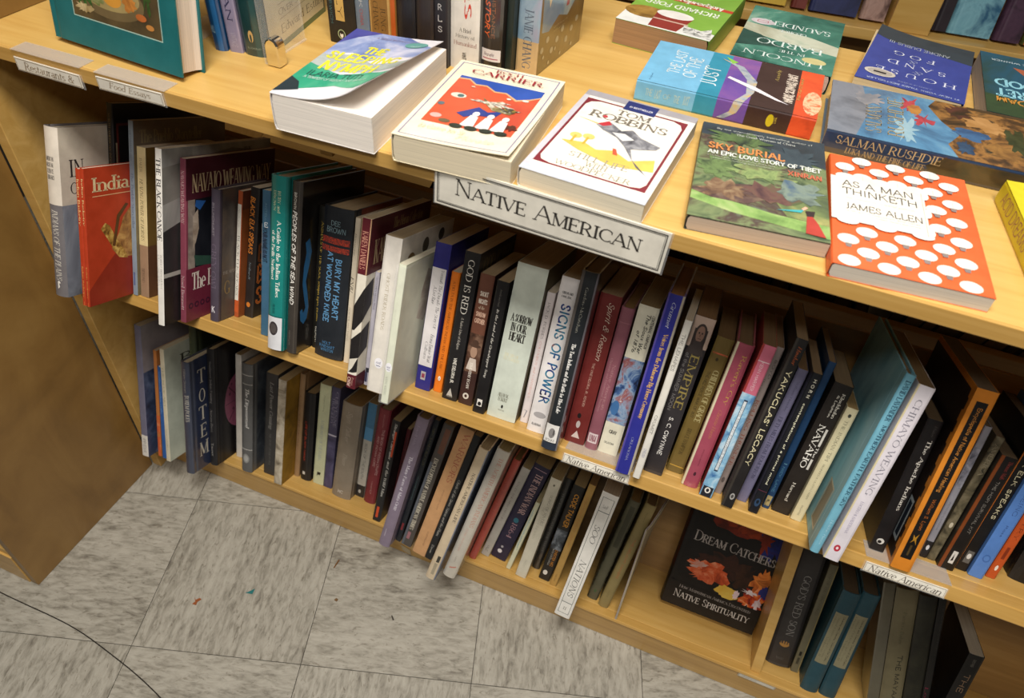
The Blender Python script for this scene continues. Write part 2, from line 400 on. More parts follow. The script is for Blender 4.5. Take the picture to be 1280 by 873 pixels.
K('canoe','pb','#e6e2da','slim white-spined paperback with black capitals, jutting out past the shelf edge',[
 T('S','THE BLACK CANOE',.2,.5,.85,.95,'#15131a','S'),T('S','ROBERT BRINGHURST',.55,.22,.8,.42,'#8a8680','s'),T('S','photographs',.2,.24,.4,.42,'#8a8680','s'),
 R('F',0,0,1,1,'#2b2a2a'),G('F',[(0,.55),(.7,.75),(1,.72),(1,1),(0,1)],'N:#4a4a4c,#8c8a86,#b7b4ac:8:.5'),G('F',[(0,.7),(.5,.8),(.95,.93),(.6,.97),(0,.9)],'#77746e'),R('F',0,0,1,.3,'#171516'),R('F',0,.285,1,.31,'#a7a39c'),T('F','THE',.72,.93,.8,.965,'#111111','s')],D=.235)
K('navajo','pb','#7c3a4a','thin maroon paperback lettered in large cream capitals across its cover',[
 T('S','NAVAJO WEAVING WAY',.25,.62,.75,.93,'#c2a8a4','s'),T('S','Noel Bennett',.25,.08,.75,.3,'#d5bfbc','s'),
 R('F',0,.76,1,1,'#4a1624'),R('F',0,0,1,.34,'#6b2236'),R('F',.03,.34,1,.76,'#14161e'),
 R('F',.02,.34,.09,.76,'N:#6d5f58,#a3968a:40'),G('F',[(.09,.72),(.14,.69),(.2,.74),(.1,.755)],'#2a5fa8'),G('F',[(.07,.66),(.12,.7),(.13,.58),(.1,.5),(.07,.46)],'N:#8c7a6a,#b8a898:60'),G('F',[(.08,.42),(.3,.38),(.3,.33),(.1,.35)],'#2c4a3e'),
 T('F','NAVAJO WEAVING WAY',.06,.8,.95,.91,'#cbb58c','s'),T('F','The Path',.06,.2,.4,.31,'#e3d8cc','s')]+[E('F',.05+.06*i,.1,.024,.02,'#40142a') for i in range(15)]+[E('F',.05+.06*i,.1,.012,.01,'#6b2236') for i in range(15)],D=.2)
K('greyowl','hc','#4d4450','dull purple-grey hardcover with a single large gold initial on its front',[
 T('S','BILLINGHURST',.25,.66,.5,.9,'#a9a2a8','g'),T('S','GREY OWL',.2,.24,.75,.6,'#6e6272','s'),T('S','K',.3,.07,.7,.12,'#e4dfe2','G',0),
 R('F',.05,0,1,1,'N:#3c3638,#5b5048,#6f5a44:14'),T('F','THE MANY FACES',.07,.36,.5,.385,'#a89c90','s'),T('F','G',.1,.2,.21,.31,'#9d7f4e','s')],D=.125)
K('elkwhite','pb','#a8502a','rust and white spined book, white panel with black lettering, left of the dark leaning one',[
 R('S',0,.14,.86,.9,'#ded8cc'),R('S',0,.04,.86,.14,'#c2592a'),T('S','BLACK ELK SPEAKS',.25,.18,.7,.66,'#1a1615','s'),T('S','Neihardt',.25,.72,.5,.87,'#8a847a','i'),
 R('F',0,.86,1,1,'#6b3826'),R('F',0,0,1,.86,'#8a4a22')],D=.13)
K('elkdark','pb','#26211f','dark paperback leaning right, its spine title in bold orange capitals',[
 T('S','BLACK ELK SPEAKS',.12,.5,.62,.93,'#d98232','H'),T('S','Neihardt',.3,.3,.5,.44,'#8ea0a8','i'),E('S',.45,.1,.22,.02,'#c8762c'),
 T('F','B',.04,.28,.17,.42,'#b3622c','G'),T('F','S',.04,.1,.17,.25,'#b3622c','G'),T('F','E',.04,.45,.17,.58,'#7c4422','G')],D=.125)
K('blueeq','pb','#3d6580','slate-blue paperback pushed back between the leaning dark book and the teal jacket',[
 R('S',.1,.55,.6,.72,'#39506a'),T('S','YOUR NAME IS NOT',.2,.52,.75,.76,'#1d2c3c','G'),T('S','E',.35,.76,.8,.79,'#d5dadc','G',0),T('S','ANTELL',.4,.8,.65,.92,'#7aa0b0','g'),R('S',0,.5,.08,.78,'#c2c9cc')],D=.14)
K('teal','hc','#16807a','bright teal jacketed hardcover with a white foot and round black emblem',[
 R('S',0,0,1,.2,'#dfe0e4'),R('S',.0,.2,1,.207,'#0f5f5c'),E('S',.42,.13,.27,.042,'#3b3436'),E('S',.42,.13,.2,.03,'#56504e'),
 T('S','A Guide to the Indian Tribes',.5,.32,.72,.76,'#eef2ea','S'),T('S','of the Pacific Northwest',.2,.42,.4,.7,'#eef2ea','S'),T('S','RUBY and',.5,.8,.66,.92,'#e4e4b8','s'),T('S','BROWN',.25,.81,.4,.92,'#e4e4b8','s'),T('S','OKLAHOMA',.35,.22,.5,.28,'#0f5f5c','s'),R('S',.9,0,1,1,'#0f6b66')],gloss=True,D=.165,pages='#a08c6c')
K('peoples','hc','#3e3833','brown-black jacketed hardcover lettered in heavy white capitals down the spine',[
 T('S','PEOPLES OF THE SEA WIND',.24,.3,.62,.84,'#f0ece4','H'),T('S','BROWN',.3,.85,.55,.94,'#d5cfc4','G'),R('S',.74,0,.78,1,'#5c554c'),T('S','MACMILLAN',.3,.05,.42,.14,'#8a8278','g'),
 R('F',0,0,1,1,'#1e1b1a'),G('F',[(.03,.26),(.04,.2),(.09,.17),(.14,.2),(.16,.27),(.13,.36),(.1,.43),(.14,.52),(.17,.6),(.13,.68),(.07,.66),(.09,.6),(.06,.52),(.05,.42),(.08,.34),(.11,.27),(.08,.24),(.06,.27)],'#2f6796')],gloss=True,D=.165,pages='#9a8565')
K('animals','hc','#15140f','black hardcover with yellow spine letters wedged left of the thick black history',[
 T('S','ANIMALS OF THE SOUL Joseph Epes Brown',.45,.2,.85,.9,'#d9b54a','s'),T('S','ELEMENT',.5,.04,.85,.16,'#d8d4c8','g'),
 E('B',.85,.3,.1,.08,'#3f86c4')],D=.14)
K('bury','hc','#20242a','thick black hardcover with blue lettering and two red bands near the top',[
 T('S','DEE',.3,.885,.62,.915,'#7d98a0','g',0),T('S','BROWN',.16,.84,.8,.875,'#7d98a0','g',0),R('S',.02,.77,.96,.81,'N:#20242a,#b8402a,#20242a,#c24a30:320'),R('S',.02,.72,.96,.755,'N:#20242a,#b8402a,#20242a,#c24a30:320'),
 T('S','BURY MY HEART',.56,.28,.76,.68,'#5f93bd','G'),T('S','AT WOUNDED KNEE',.26,.25,.46,.72,'#5f93bd','G'),T('S','HOLT',.3,.095,.6,.115,'#4f86b4','g',0),T('S','RINEHART',.2,.07,.75,.09,'#4f86b4','g',0),T('S','WINSTON',.25,.045,.7,.065,'#4f86b4','g',0),
 R('F',.14,0,1,1,'#6d2a1c')],D=.145,pages='#b39e7c')
K('enju','pb','#dccfb8','cream paperback with small upright black lettering left of the zigzag-patterned spine',[
 T('S','ENJU',.15,.5,.7,.61,'#1c1816','I'),T('S','Browning',.2,.75,.55,.9,'#3a342e','i'),T('S','NORTHLAND PRESS',.3,.16,.55,.4,'#8a7c6c','s')],D=.145)
K('karen','pb','#dfd8c8','paperback with maroon top and foot and black-and-white zigzag, pulled out over the edge',[
 R('S',0,.69,1,1,'#5c1a24'),R('S',0,.69,.06,1,'#d8b890'),R('S',.9,.69,1,1,'#c9a07c'),T('S','KAREN DANIELS',.2,.72,.78,.93,'#c98f7a','s'),R('F',0,.69,1,1,'#4c1420'),
 T('F','KAREN DANIELS',.08,.74,.8,.88,'#a08a6a','s'),T('F','The Heron Collection',.35,.91,.85,.97,'#9a8456','i'),
 G('S',[(.0,.5),(1,.62),(1,.42),(.3,.36),(0,.36)],'#211e1e'),G('S',[(.05,.3),(1,.36),(1,.2),(.1,.18)],'#211e1e'),G('S',[(0,.09),(.5,.13),(1,.2),(1,.11)],'#211e1e'),
 R('S',0,.0,1,.09,'#5a1a24'),R('S',0,.088,1,.1,'#e4ddd0'),T('S','CNW',.1,.01,.5,.07,'#d9b8a8','G'),T('S','Press',.55,.02,.8,.07,'#c09888','g'),
 G('F',[(0,.62),(.12,.66),(.12,.5),(0,.42)],'#211e1e'),G('F',[(0,.36),(.12,.4),(.12,.24),(0,.2)],'#211e1e'),R('F',0,0,1,.09,'#4c1420')],D=.18,pages='#c9b898')
K('gretchen','pb','#a7a3ad','thin lavender-grey booklet beside the zigzag spine',[
 T('S','GRETCHEN McKay Black',.3,.68,.75,.97,'#3c3a48','s'),R('S',.1,.03,.7,.12,'#3c3c50'),R('S',.2,.12,.9,.16,'#23232c')],D=.13)
K('ghost','pb','#e2dcd2','thick white paperback with a handwritten round sticker, its top corner curving',[
 T('S','GHOST RIDER ROADS',.38,.42,.58,.78,'#a89a7c','s'),E('S',.55,.2,.26,.035,'#f2f0f4'),T('S','used',.4,.195,.7,.215,'#4a4a7a','h',0),R('S',.42,.18,.68,.184,'#4a4a7a'),
 E('F',.2,.84,.07,.05,'#7a5f3c'),E('F',.45,.9,.06,.05,'#463c30'),E('F',.75,.93,.06,.04,'#3c342c')],D=.17,pages='#a99675')
K('palegreen','pb','#dfe2cb','slim pale green book in a clear plastic sleeve with a round handwritten sticker',[
 T('S','the stories',.3,.62,.55,.74,'#c9ccb4','s'),T('S','NATIVE WRITERS',.3,.06,.6,.2,'#9aa08c','s'),E('S',.5,.27,.46,.034,'#f3f2f6'),T('S','used',.25,.262,.75,.284,'#4a4a7a','h',0),R('S',.3,.25,.72,.254,'#4a4a7a'),
 R('F',0,0,1,1,'#d3d3bb'),G('F',[(.35,.55),(.5,.5),(.62,.62),(.6,.85),(.45,.9),(.38,.75)],'N:#8f7d6c,#b8a894,#d3d3bb:30')],D=.16,pages='#d9d2bc',sleeve=True)
K('yermah','pb','#2a2878','blue paperback with a long white label panel lettered in italics',[
 R('S',.03,.17,.93,.84,'#d9d4d4'),T('S','Yermah The Dorado The Story Of',.56,.44,.82,.83,'#2c2a30','i'),T('S','A Lost Race',.28,.6,.5,.72,'#2c2a30','i'),T('S','Frona Eunice Wait',.56,.2,.78,.4,'#2c2a30','i'),T('S','Colburn',.28,.22,.48,.34,'#2c2a30','i'),R('S',.3,.07,.62,.13,'#a9a4a4'),R('S',.36,.085,.56,.115,'#8a3c50')],D=.145,pages='#a48e6e')
K('orange','pb','#e0761c','narrow bright orange paperback with dark lettering and a small white oval',[
 T('S','A DELTA IN THE AMERICAN INDIAN AND THE LAW',.35,.2,.65,.93,'#5c2a12','s'),E('S',.55,.12,.16,.02,'#f0e6dc'),G('S',[(.5,.11),(.6,.11),(.56,.13)],'#2a1a12')],D=.13)
K('godred','pb','#1d1b1c','black paperback with large white serif capitals above smaller italics',[
 T('S','GOD IS RED',.3,.6,.72,.95,'#e8e3d8','s'),T('S','A Native View of Religion',.4,.36,.62,.58,'#b8b2a8','i'),T('S','VINE DELORIA JR.',.4,.12,.62,.3,'#e0dbd0','G'),G('S',[(.3,.03),(.7,.03),(.5,.085)],'#b8b4ac'),T('S','FULCRUM',.3,.02,.7,.03,'#b8b4ac','g',0),
 T('F','GOD IS RED',.12,.84,.9,.96,'#6e6238','s')],D=.15,pages='#b39c7c')
K('shortn','pb','#3c2520','brown paperback with a portrait photograph of a man in a hat on its spine',[
 R('S',0,.56,1,1,'#6d4434'),T('S','SHORT',.22,.84,.8,.875,'#dccfc0','G',0),T('S','NIGHTS',.2,.785,.82,.82,'#dccfc0','G',0),T('S','of the',.28,.745,.7,.77,'#c9b39c','i',0),T('S','SHADOW',.18,.69,.85,.725,'#e0b8a0','G',0),T('S','CATCHER',.16,.64,.88,.675,'#e0b8a0','G',0),
 R('S',0,.26,1,.56,'N:#2c1c16,#5c4032,#8d705c:40'),E('S',.5,.42,.24,.045,'#a88670'),E('S',.52,.47,.42,.014,'#4a3428'),E('S',.52,.49,.24,.025,'#4a3428'),G('S',[(.15,.28),(.9,.28),(.75,.37),(.3,.37)],'#cbbcb0'),T('S','TIMOTHY EGAN',.4,.13,.6,.34,'#e6ddd0','S'),E('S',.5,.07,.22,.025,'#cfc8bc'),E('S',.5,.07,.1,.012,'#3c2520')],D=.14,pages='#a8916f')
K('grass','pb','#1a1819','black paperback, white slanting script title, white square emblem at the foot',[
 T('S','In the Land of the Grasshopper Song',.38,.28,.62,.8,'#d9d4ca','I'),T('S','Arnold and Reed',.4,.82,.56,.94,'#6a6660','g'),R('S',.28,.055,.72,.11,'#e4e0d8'),E('S',.5,.075,.16,.016,'#1a1819')],D=.14,pages='#a8916f')
K('sorrow','pb','#ccd3c6','thick pale grey-green paperback titled in condensed black capitals on three lines',[
 T('S','A SORROW',.14,.645,.86,.695,'#33312c','S',0),T('S','IN OUR',.2,.585,.74,.638,'#33312c','S',0),T('S','HEART',.2,.525,.74,.578,'#33312c','S',0),T('S','THE LIFE OF',.18,.42,.66,.44,'#d6cfae','s',0),T('S','TECUMSEH',.16,.395,.7,.415,'#d6cfae','s',0),
 T('S','ALLAN W.',.25,.15,.62,.175,'#6e6a58','s',0),T('S','ECKERT',.28,.12,.6,.145,'#6e6a58','s',0),E('S',.47,.085,.035,.012,'#24221f'),T('S','BANTAM',.36,.055,.56,.065,'#8a8676','g',0),
 R('F',0,0,1,1,'#5a5238')],D=.155,pages='#9c8565')
K('forbes','pb','#ddd3d1','narrow pinkish white paperback with black author name and coral title',[
 T('S','JACK D. FORBES',.35,.66,.66,.93,'#4a4446','s'),T('S','COLUMBUS and CANNIBALS',.35,.2,.62,.64,'#cf8f84','s'),T('S','7',.3,.04,.7,.1,'#8a8a90','s',0)],D=.14)
K('signs','pb','#e3dedc','white paperback with big rounded capitals in shifting blues and browns',[
 T('S','SIGNS OF POWER',.3,.2,.85,.84,'N:#16120f,#1c2a78,#2a7f9a,#8c4a3c:26','G'),T('S','GIBSON AND',.2,.9,.8,.915,'#5a5654','G',0),T('S','CARR, EDS.',.2,.875,.75,.89,'#5a5654','G',0),E('S',.55,.12,.35,.02,'#a8a4a4'),T('S','ALABAMA',.2,.045,.75,.062,'#7a7674','G',0)],D=.15,pages='#a8916f')
K('taos','hc','#22262a','glossy black hardcover in clear film with white foot emblem, standing proud of its neighbours',[
 R('S',0,.0,.2,1,'#5c5652'),R('S',.9,0,1,1,'#6a666c'),T('S','The Taos Indians and the Battle for Blue Lake',.44,.22,.66,.62,'#e9e7e2','S'),T('S','Gordon-McCutchan',.44,.68,.6,.92,'#a8a69a','s'),
 R('S',.08,.045,.86,.15,'#e6e3de'),E('S',.5,.1,.2,.03,'#8a8684'),G('S',[(.5,.08),(.72,.1),(.6,.125)],'#1c1a1a'),T('S','BOOKS',.2,.05,.75,.065,'#3a3838','g',0),R('S',0,0,1,.04,'#2c3442')],gloss=True,D=.165,pages='#7d6748')
K('spirit','pb','#6a2320','dark red paperback with a looping white script title',[
 T('S','Spirit & Reason',.42,.58,.78,.95,'#d9cbb8','h'),T('S','THE VINE DELORIA, JR., READER',.42,.26,.56,.56,'#c09c8c','g'),E('S',.45,.195,.09,.018,'#1c1414'),E('S',.5,.135,.1,.025,'#b4a8a4'),G('S',[(.3,.04),(.72,.04),(.52,.09)],'#c9b8b0')],D=.15,pages='#a58d6c')
K('pinkna','hc','#8c5560','dusty rose clothbound book with a pale label near the foot',[
 T('S','Native American',.5,.3,.75,.62,'#b98e90','s'),T('S','Christian and Ceremonial Tradition',.25,.28,.4,.66,'#b98e90','s'),R('S',.1,.05,.85,.12,'#d9c8c8'),T('S','UNM',.2,.06,.75,.11,'#8c5560','G',0),R('S',.1,.9,.95,.905,'#a36c74')],gloss=True,D=.14,pages='#7d5f34')
K('sioux','pb','#dbd6c0','cream paperback with a blue and brown battle painting on the lower spine',[
 R('S',0,.22,1,.66,'N:#1c2440,#3c5a8a,#8aa0b8,#8c4a48,#d0d4d8:42'),E('S',.25,.32,.2,.05,'#3d6a9c'),T('S','CENTENNIAL CAMPAIGN',.76,.74,.9,.95,'#2c2c2a','H'),T('S','The Sioux War',.5,.7,.7,.95,'#24221f','H'),T('S','of 1876',.24,.7,.42,.84,'#24221f','H'),T('S','GRAY',.3,.145,.7,.17,'#3a3834','G',0),T('S','OKLAHOMA',.2,.07,.72,.085,'#5a5854','g',0)],D=.15,pages='#8c7650')
K('grumet','hc','#2c2f8e','shiny royal blue hardcover with condensed gold capitals, nearest the small shelf label',[
 R('S',0,0,.12,1,'#5a50a8'),R('S',.86,0,1,1,'#b4aa9a'),T('S','Voices from the Delaware Big House Ceremony',.36,.33,.7,.8,'#d3a860','S'),T('S','Grumet',.38,.83,.62,.96,'#d5dadc','i'),T('S','OKLAHOMA',.42,.08,.56,.22,'#b0b4c8','s')],gloss=True,D=.16,pages='#8a5f34')
K('lenapes','pb','#d8d4cb','thin white paperback with THE LENAPES lettering right of the royal blue hardcover',[
 T('S','THE LENAPES',.25,.7,.7,.92,'#2c2a28','g'),T('S','GRUMET',.25,.3,.65,.42,'#3a3836','g'),T('S','CHELSEA',.3,.14,.7,.2,'#9a9cb4','g'),R('F',0,0,1,1,'#3c3a30')],D=.15)
K('empire','pb','#2e2a2c','black paperback with a portrait at the spine top and large khaki capitals',[
 R('S',0,.82,1,1,'#b8a090'),E('S',.5,.9,.3,.062,'#3a2f2c'),E('S',.5,.9,.2,.048,'#8c6c5c'),G('S',[(.05,.78),(.95,.78),(.75,.86),(.25,.86)],'#3a3230'),E('S',.43,.907,.035,.006,'#2a2220'),E('S',.58,.907,.035,.006,'#2a2220'),R('S',.48,.885,.53,.9,'#6e5244'),R('S',.42,.872,.6,.876,'#4a342c'),R('S',.18,.83,.3,.93,'#332a28'),R('S',.7,.83,.82,.93,'#332a28'),
 R('S',0,0,1,.02,'#3c3634'),T('S','EMPIRE',.42,.44,.82,.78,'#8c7c44','S'),T('S','of the SUMMER MOON',.14,.42,.32,.78,'#8a8684','g'),T('S','S. C. GWYNNE',.4,.13,.62,.38,'#dcd8d2','G')],D=.15,pages='#7c5c38')
K('grace','pb','#6d5a2c','olive-gold paperback with a red zigzag line and tall pale letters',[
 R('S',.08,.885,.95,.895,'N:#6d5a2c,#c05a3c,#c86a44:200'),E('S',.45,.85,.08,.012,'#3c3018'),T('S','CHILDREN OF GRACE',.5,.4,.85,.78,'#a89c6c','S'),T('S','THE NEZ PERCE WAR OF 1877',.2,.42,.38,.76,'#2e2612','g'),T('S','BRUCE HAMPTON',.35,.14,.6,.34,'#4a3c1c','s'),R('S',.1,.045,.95,.052,'#b8923c')],D=.14,pages='#6e5330')
K('raven','hc','#a04a5c','raspberry pink jacketed hardcover with yellow lettering and a cream left edge',[
 R('S',0,0,.14,1,'#d8ccae'),T('S',"Raven's Cry",.48,.6,.8,.93,'#c9a84c','s'),T('S','Christie Harris',.48,.36,.68,.56,'#b87a50','i'),T('S','DOUGLAS & MCINTYRE',.5,.16,.58,.28,'#7c3444','g'),E('S',.55,.1,.08,.014,'#4a2430')],gloss=True,D=.14,pages='#6e5638')
K('father','pb','#a83c3a','paperback with a pink head and icy blue lower spine, omega emblem at its foot',[
 R('S',.15,.7,1,1,'#c86a80'),R('S',0,0,1,.7,'N:#3a6aa0,#8ab8d4,#d8e4ea:45'),R('S',.34,.18,.62,.66,'#2c3850'),R('S',.38,.19,.58,.65,'#d3dade'),T('S',"GIVE ME MY FATHER'S BODY",.4,.2,.56,.62,'#6a7078','g'),T('S','KENN HARPER',.4,.72,.62,.9,'#e6ccd0','g'),R('S',.12,.9,1,.905,'#e0c4c8'),G('S',[(0,.0),(1,.0),(1,.07),(0,.07)],'#23262e'),E('S',.5,.045,.22,.02,WHT),E('S',.5,.045,.12,.012,'#23262e')],D=.14,pages='#7c6040')
K('rolling','pb','#8a7d78','taupe paperback with rust capitals right of the icy blue spine',[
 T('S','ROLLING THUNDER',.35,.2,.75,.66,'#7c3a28','S'),T('S','The Shamanic Secrets',.15,.5,.35,.8,'#4a4440','s'),T('S','BOYD',.5,.8,.8,.92,'#4a4440','G'),E('S',.5,.1,.2,.02,'#5a504c')],D=.14,pages='#7c6040')
K('yakug','pb','#1f1c1c','black paperback with large cream sans capitals between the taupe and dusty lavender spines',[
 T('S',"YAKUGLAS' LEGACY",.38,.27,.8,.83,'#d8cfa8','G'),T('S','Hawker',.45,.86,.75,.96,'#b85a28','i'),E('S',.6,.07,.2,.02,'#a8a6a2'),E('S',.6,.07,.12,.012,'#4a4846'),R('S',0,0,.22,1,'#38332e')],D=.165,pages='#8c7556')
K('fifty','pb','#6d6a84','dusty lavender paperback with narrow navy capitals',[
 T('S','FIFTY MILES FROM TOMORROW',.35,.18,.72,.66,'#262640','s'),T('S','William Hensley',.4,.7,.65,.92,'#3c3c54','s')],D=.13,pages='#7c6040')
K('horn','pb','#15161c','black paperback with small rounded white lowercase lettering',[
 T('S','contemplations of a primal mind',.36,.22,.66,.8,'#e9e6c8','G'),T('S','H O R N',.4,.84,.7,.96,'#dcd8c4','G'),R('S',0,.165,1,.17,'#5a2c3c'),E('S',.5,.08,.28,.03,'#2a4260'),E('S',.5,.085,.14,.014,'#101820')],D=.13,pages='#8c7556')
K('nick','pb','#16375a','dark navy-blue paperback with widely spaced pale letters near its foot',[
 T('S','NICK LANE',.3,.12,.62,.3,'#5c94b0','g'),R('S',.3,.32,.7,.323,'#7ab0c0'),R('S',.1,.02,.8,.09,'N:#1a1c20,#a89868,#5a564c:120')],D=.14,pages='#7c6646')
K('navaho2','pb','#221c18','dark brown-black paperback with bold two-line white NAVAHO title',[
 T('S','Kluckhohn',.62,.76,.78,.94,'#d8d2c4','S'),T('S','& Leighton',.4,.76,.54,.92,'#d8d2c4','S'),T('S','NAVAHO',.28,.37,.6,.7,'#e6e2d8','S'),T('S','The',.68,.46,.8,.54,'#e6e2d8','S'),R('S',.68,.37,.8,.45,'#c9c5bc'),R('S',.68,.55,.8,.68,'#c9c5bc'),T('S','Harvard',.4,.1,.56,.25,'#d8d2c4','S')],D=.13,pages='#7c6a4e')
K('tipi','pb','#c9bf9c','small cream paperback left of the large sky-blue book',[
 T('S','THE INDIAN TIPI',.35,.55,.62,.9,'#4a4c40','s'),T('S','REGINALD & GLADYS LAUBIN',.4,.2,.56,.52,'#6a6a58','s'),E('S',.5,.94,.14,.015,'#3a3c34'),T('S','BALLANTINE',.4,.05,.55,.14,'#8a8470','g')],D=.1,pages='#8c7448')
K('mother','hc','#6fa9bd','tall sky-blue jacketed hardcover showing its cloudy back cover and barcode',[
 T('S','MOTHER EARTH, FATHER SKY',.3,.28,.8,.74,'#1a3e54','S'),T('S','DAVID LAVENDER',.3,.76,.8,.97,'#2a4e62','S'),T('S','Holiday House',.4,.05,.7,.2,'#b8dce8','s'),
 R('B',0,0,1,1,'N:#4f8294,#78aebd,#93c0c9,#6f9fb0:9:.5'),Ou('B',.72,.05,.88,.3,.012,'#c0b49a'),R('B',.74,.06,.86,.29,'#8a7f6c'),R('B',.92,0,.93,1,'#9ccbd8')],D=.215,pages='#7a6240')
K('chimayo','pb','#d5cfd6','white paperback with thin dark capitals and a small red seal, beside the sky-blue book',[
 T('S','CHIMAY\u00d3 WEAVING',.34,.4,.72,.93,'#5a5868','s'),T('S','LUCERO & BAIZERMAN',.4,.17,.58,.36,'#8a86a0','s'),E('S',.5,.075,.2,.02,'#b02c3c'),E('S',.5,.075,.08,.008,'#e8d8dc'),R('S',0,0,.1,1,'#cfc39c')],D=.2,pages='#6e5836')
K('apache','pb','#151213','black paperback with bold white title behind the black and orange tome',[
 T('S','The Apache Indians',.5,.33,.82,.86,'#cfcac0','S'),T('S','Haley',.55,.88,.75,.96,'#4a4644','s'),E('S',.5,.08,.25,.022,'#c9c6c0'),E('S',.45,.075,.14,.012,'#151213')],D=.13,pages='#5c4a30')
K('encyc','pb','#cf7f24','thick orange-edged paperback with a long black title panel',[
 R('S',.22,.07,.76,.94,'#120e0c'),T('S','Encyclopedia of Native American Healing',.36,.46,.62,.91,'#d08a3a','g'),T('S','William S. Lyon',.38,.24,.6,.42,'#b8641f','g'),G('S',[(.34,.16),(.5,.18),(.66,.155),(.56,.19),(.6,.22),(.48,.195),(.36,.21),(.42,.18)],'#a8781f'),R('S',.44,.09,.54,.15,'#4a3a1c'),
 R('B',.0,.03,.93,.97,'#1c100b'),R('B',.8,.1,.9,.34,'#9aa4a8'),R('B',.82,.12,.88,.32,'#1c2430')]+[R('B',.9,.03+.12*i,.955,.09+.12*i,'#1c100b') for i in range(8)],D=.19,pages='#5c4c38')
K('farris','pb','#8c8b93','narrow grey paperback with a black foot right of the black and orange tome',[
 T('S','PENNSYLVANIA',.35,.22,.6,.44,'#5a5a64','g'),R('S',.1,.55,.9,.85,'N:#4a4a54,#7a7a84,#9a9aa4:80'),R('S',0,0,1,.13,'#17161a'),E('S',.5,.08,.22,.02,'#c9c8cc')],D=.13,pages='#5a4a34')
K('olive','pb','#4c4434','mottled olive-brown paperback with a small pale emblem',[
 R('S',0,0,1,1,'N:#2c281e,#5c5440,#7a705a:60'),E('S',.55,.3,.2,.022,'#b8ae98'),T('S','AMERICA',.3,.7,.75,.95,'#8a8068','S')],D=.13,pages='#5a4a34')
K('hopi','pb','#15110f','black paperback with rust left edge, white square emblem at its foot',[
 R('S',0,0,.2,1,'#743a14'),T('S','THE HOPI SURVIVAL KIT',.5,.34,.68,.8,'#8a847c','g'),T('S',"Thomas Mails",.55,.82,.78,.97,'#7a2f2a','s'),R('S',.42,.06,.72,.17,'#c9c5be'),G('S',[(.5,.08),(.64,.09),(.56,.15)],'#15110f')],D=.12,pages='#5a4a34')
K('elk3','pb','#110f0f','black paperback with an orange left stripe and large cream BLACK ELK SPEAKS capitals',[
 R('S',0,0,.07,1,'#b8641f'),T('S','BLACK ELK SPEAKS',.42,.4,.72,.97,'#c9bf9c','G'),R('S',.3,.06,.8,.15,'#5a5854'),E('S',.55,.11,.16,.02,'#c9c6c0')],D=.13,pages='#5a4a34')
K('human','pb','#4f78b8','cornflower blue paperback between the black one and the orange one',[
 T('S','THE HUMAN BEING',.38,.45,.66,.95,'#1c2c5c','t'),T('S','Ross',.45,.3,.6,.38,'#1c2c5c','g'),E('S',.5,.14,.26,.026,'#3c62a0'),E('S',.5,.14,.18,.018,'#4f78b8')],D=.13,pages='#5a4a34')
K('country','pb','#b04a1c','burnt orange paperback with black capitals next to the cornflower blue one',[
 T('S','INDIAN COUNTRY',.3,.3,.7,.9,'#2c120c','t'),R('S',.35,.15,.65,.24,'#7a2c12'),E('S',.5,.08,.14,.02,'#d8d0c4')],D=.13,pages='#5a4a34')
K('blacklogo','hc','#0d0b0b','large black volume at the right end of the middle shelf with a pale arched mark',[
 E('S',.55,.12,.25,.05,'#a8a48c'),E('S',.55,.11,.2,.04,'#0d0b0b'),G('S',[(.5,.38),(.8,.45),(.6,.6),(.35,.5)],'#a0501c')],D=.1)
# ---------------- bottom shelf
K('b_lav','pb','#6d6c80','lavender-spined book with stormy blue cover at the left end of the bottom shelf',[
 R('S',0,0,1,.17,'#d8d3cb'),T('S','PRESS',.3,.03,.7,.14,'#5a5860','g'),R('F',0,.62,1,1,'#8a8488'),R('F',0,0,1,.66,'N:#1c2436,#34405c,#5c6a88:22')],D=.2,pages='#a89a80')
K('b_orange','pb','#b8743c','narrow orange paperback left of a thin blue booklet on the bottom shelf',[R('F',0,0,1,1,'#b0703a'),R('S',0,0,1,.4,'N:#b8743c,#c45a30,#d8a070:30')],D=.19,pages='#a89a80')
K('b_bluethin','pb','#2a5a9c','thin bright blue booklet between orange and cream paperbacks',[T('S','southwest indian crafts',.3,.5,.7,.95,'#8ab0d8','s')],D=.18)
K('b_cream','pb','#d0c8b0','cream paperback with a dark blue feathery picture on its cover',[
 R('F',0,0,1,1,'#bfc4b4'),G('F',[(.3,.3),(.42,.22),(.6,.12),(.8,.2),(.85,.45),(.8,.62),(.6,.68),(.4,.6),(.32,.45)],'N:#101c38,#182c54,#223c6a:40'),T('F','BE',.2,.82,.5,.9,'#3c3c30','S'),T('S','THE BLUE ART',.3,.5,.7,.85,'#8a8468','s'),T('S','NORTHWEST',.35,.1,.6,.3,'#8a8468','s')],D=.2,pages='#c0b498')
K('b_green','hc','#3a4230','tall dark green hardcover standing behind the navy TOTEM book',[
 R('S',.1,.0,.9,1,'#434a34'),T('S','THE BEAR AND TOTEM ART',.1,.5,.4,.98,'#8a8a5c','s'),R('S',0,.42,1,.425,'#8a8a68'),R('F',.1,0,1,1,'#22281c')],D=.17,pages='#8a7a5c')
K('b_totem','hc','#3c4254','navy hardcover with TOTEM in tall white letters stacked down its cover',[
 T('S','TOTEM POLES',.4,.48,.85,.72,'#cfcabc','s'),T('S','Hilary Stewart',.35,.74,.65,.94,'#a8a49c','s'),R('F',.075,0,1,1,'#27304a'),
 T('F','T',.11,.78,.22,.9,'#c9c3b4','s'),T('F','O',.12,.61,.21,.73,'#c9c3b4','s'),T('F','T',.11,.45,.22,.57,'#c9c3b4','s'),T('F','E',.12,.29,.21,.41,'#c9c3b4','s'),T('F','M',.10,.12,.23,.25,'#c9c3b4','s')],gloss=True,D=.19,pages='#b5a88e')
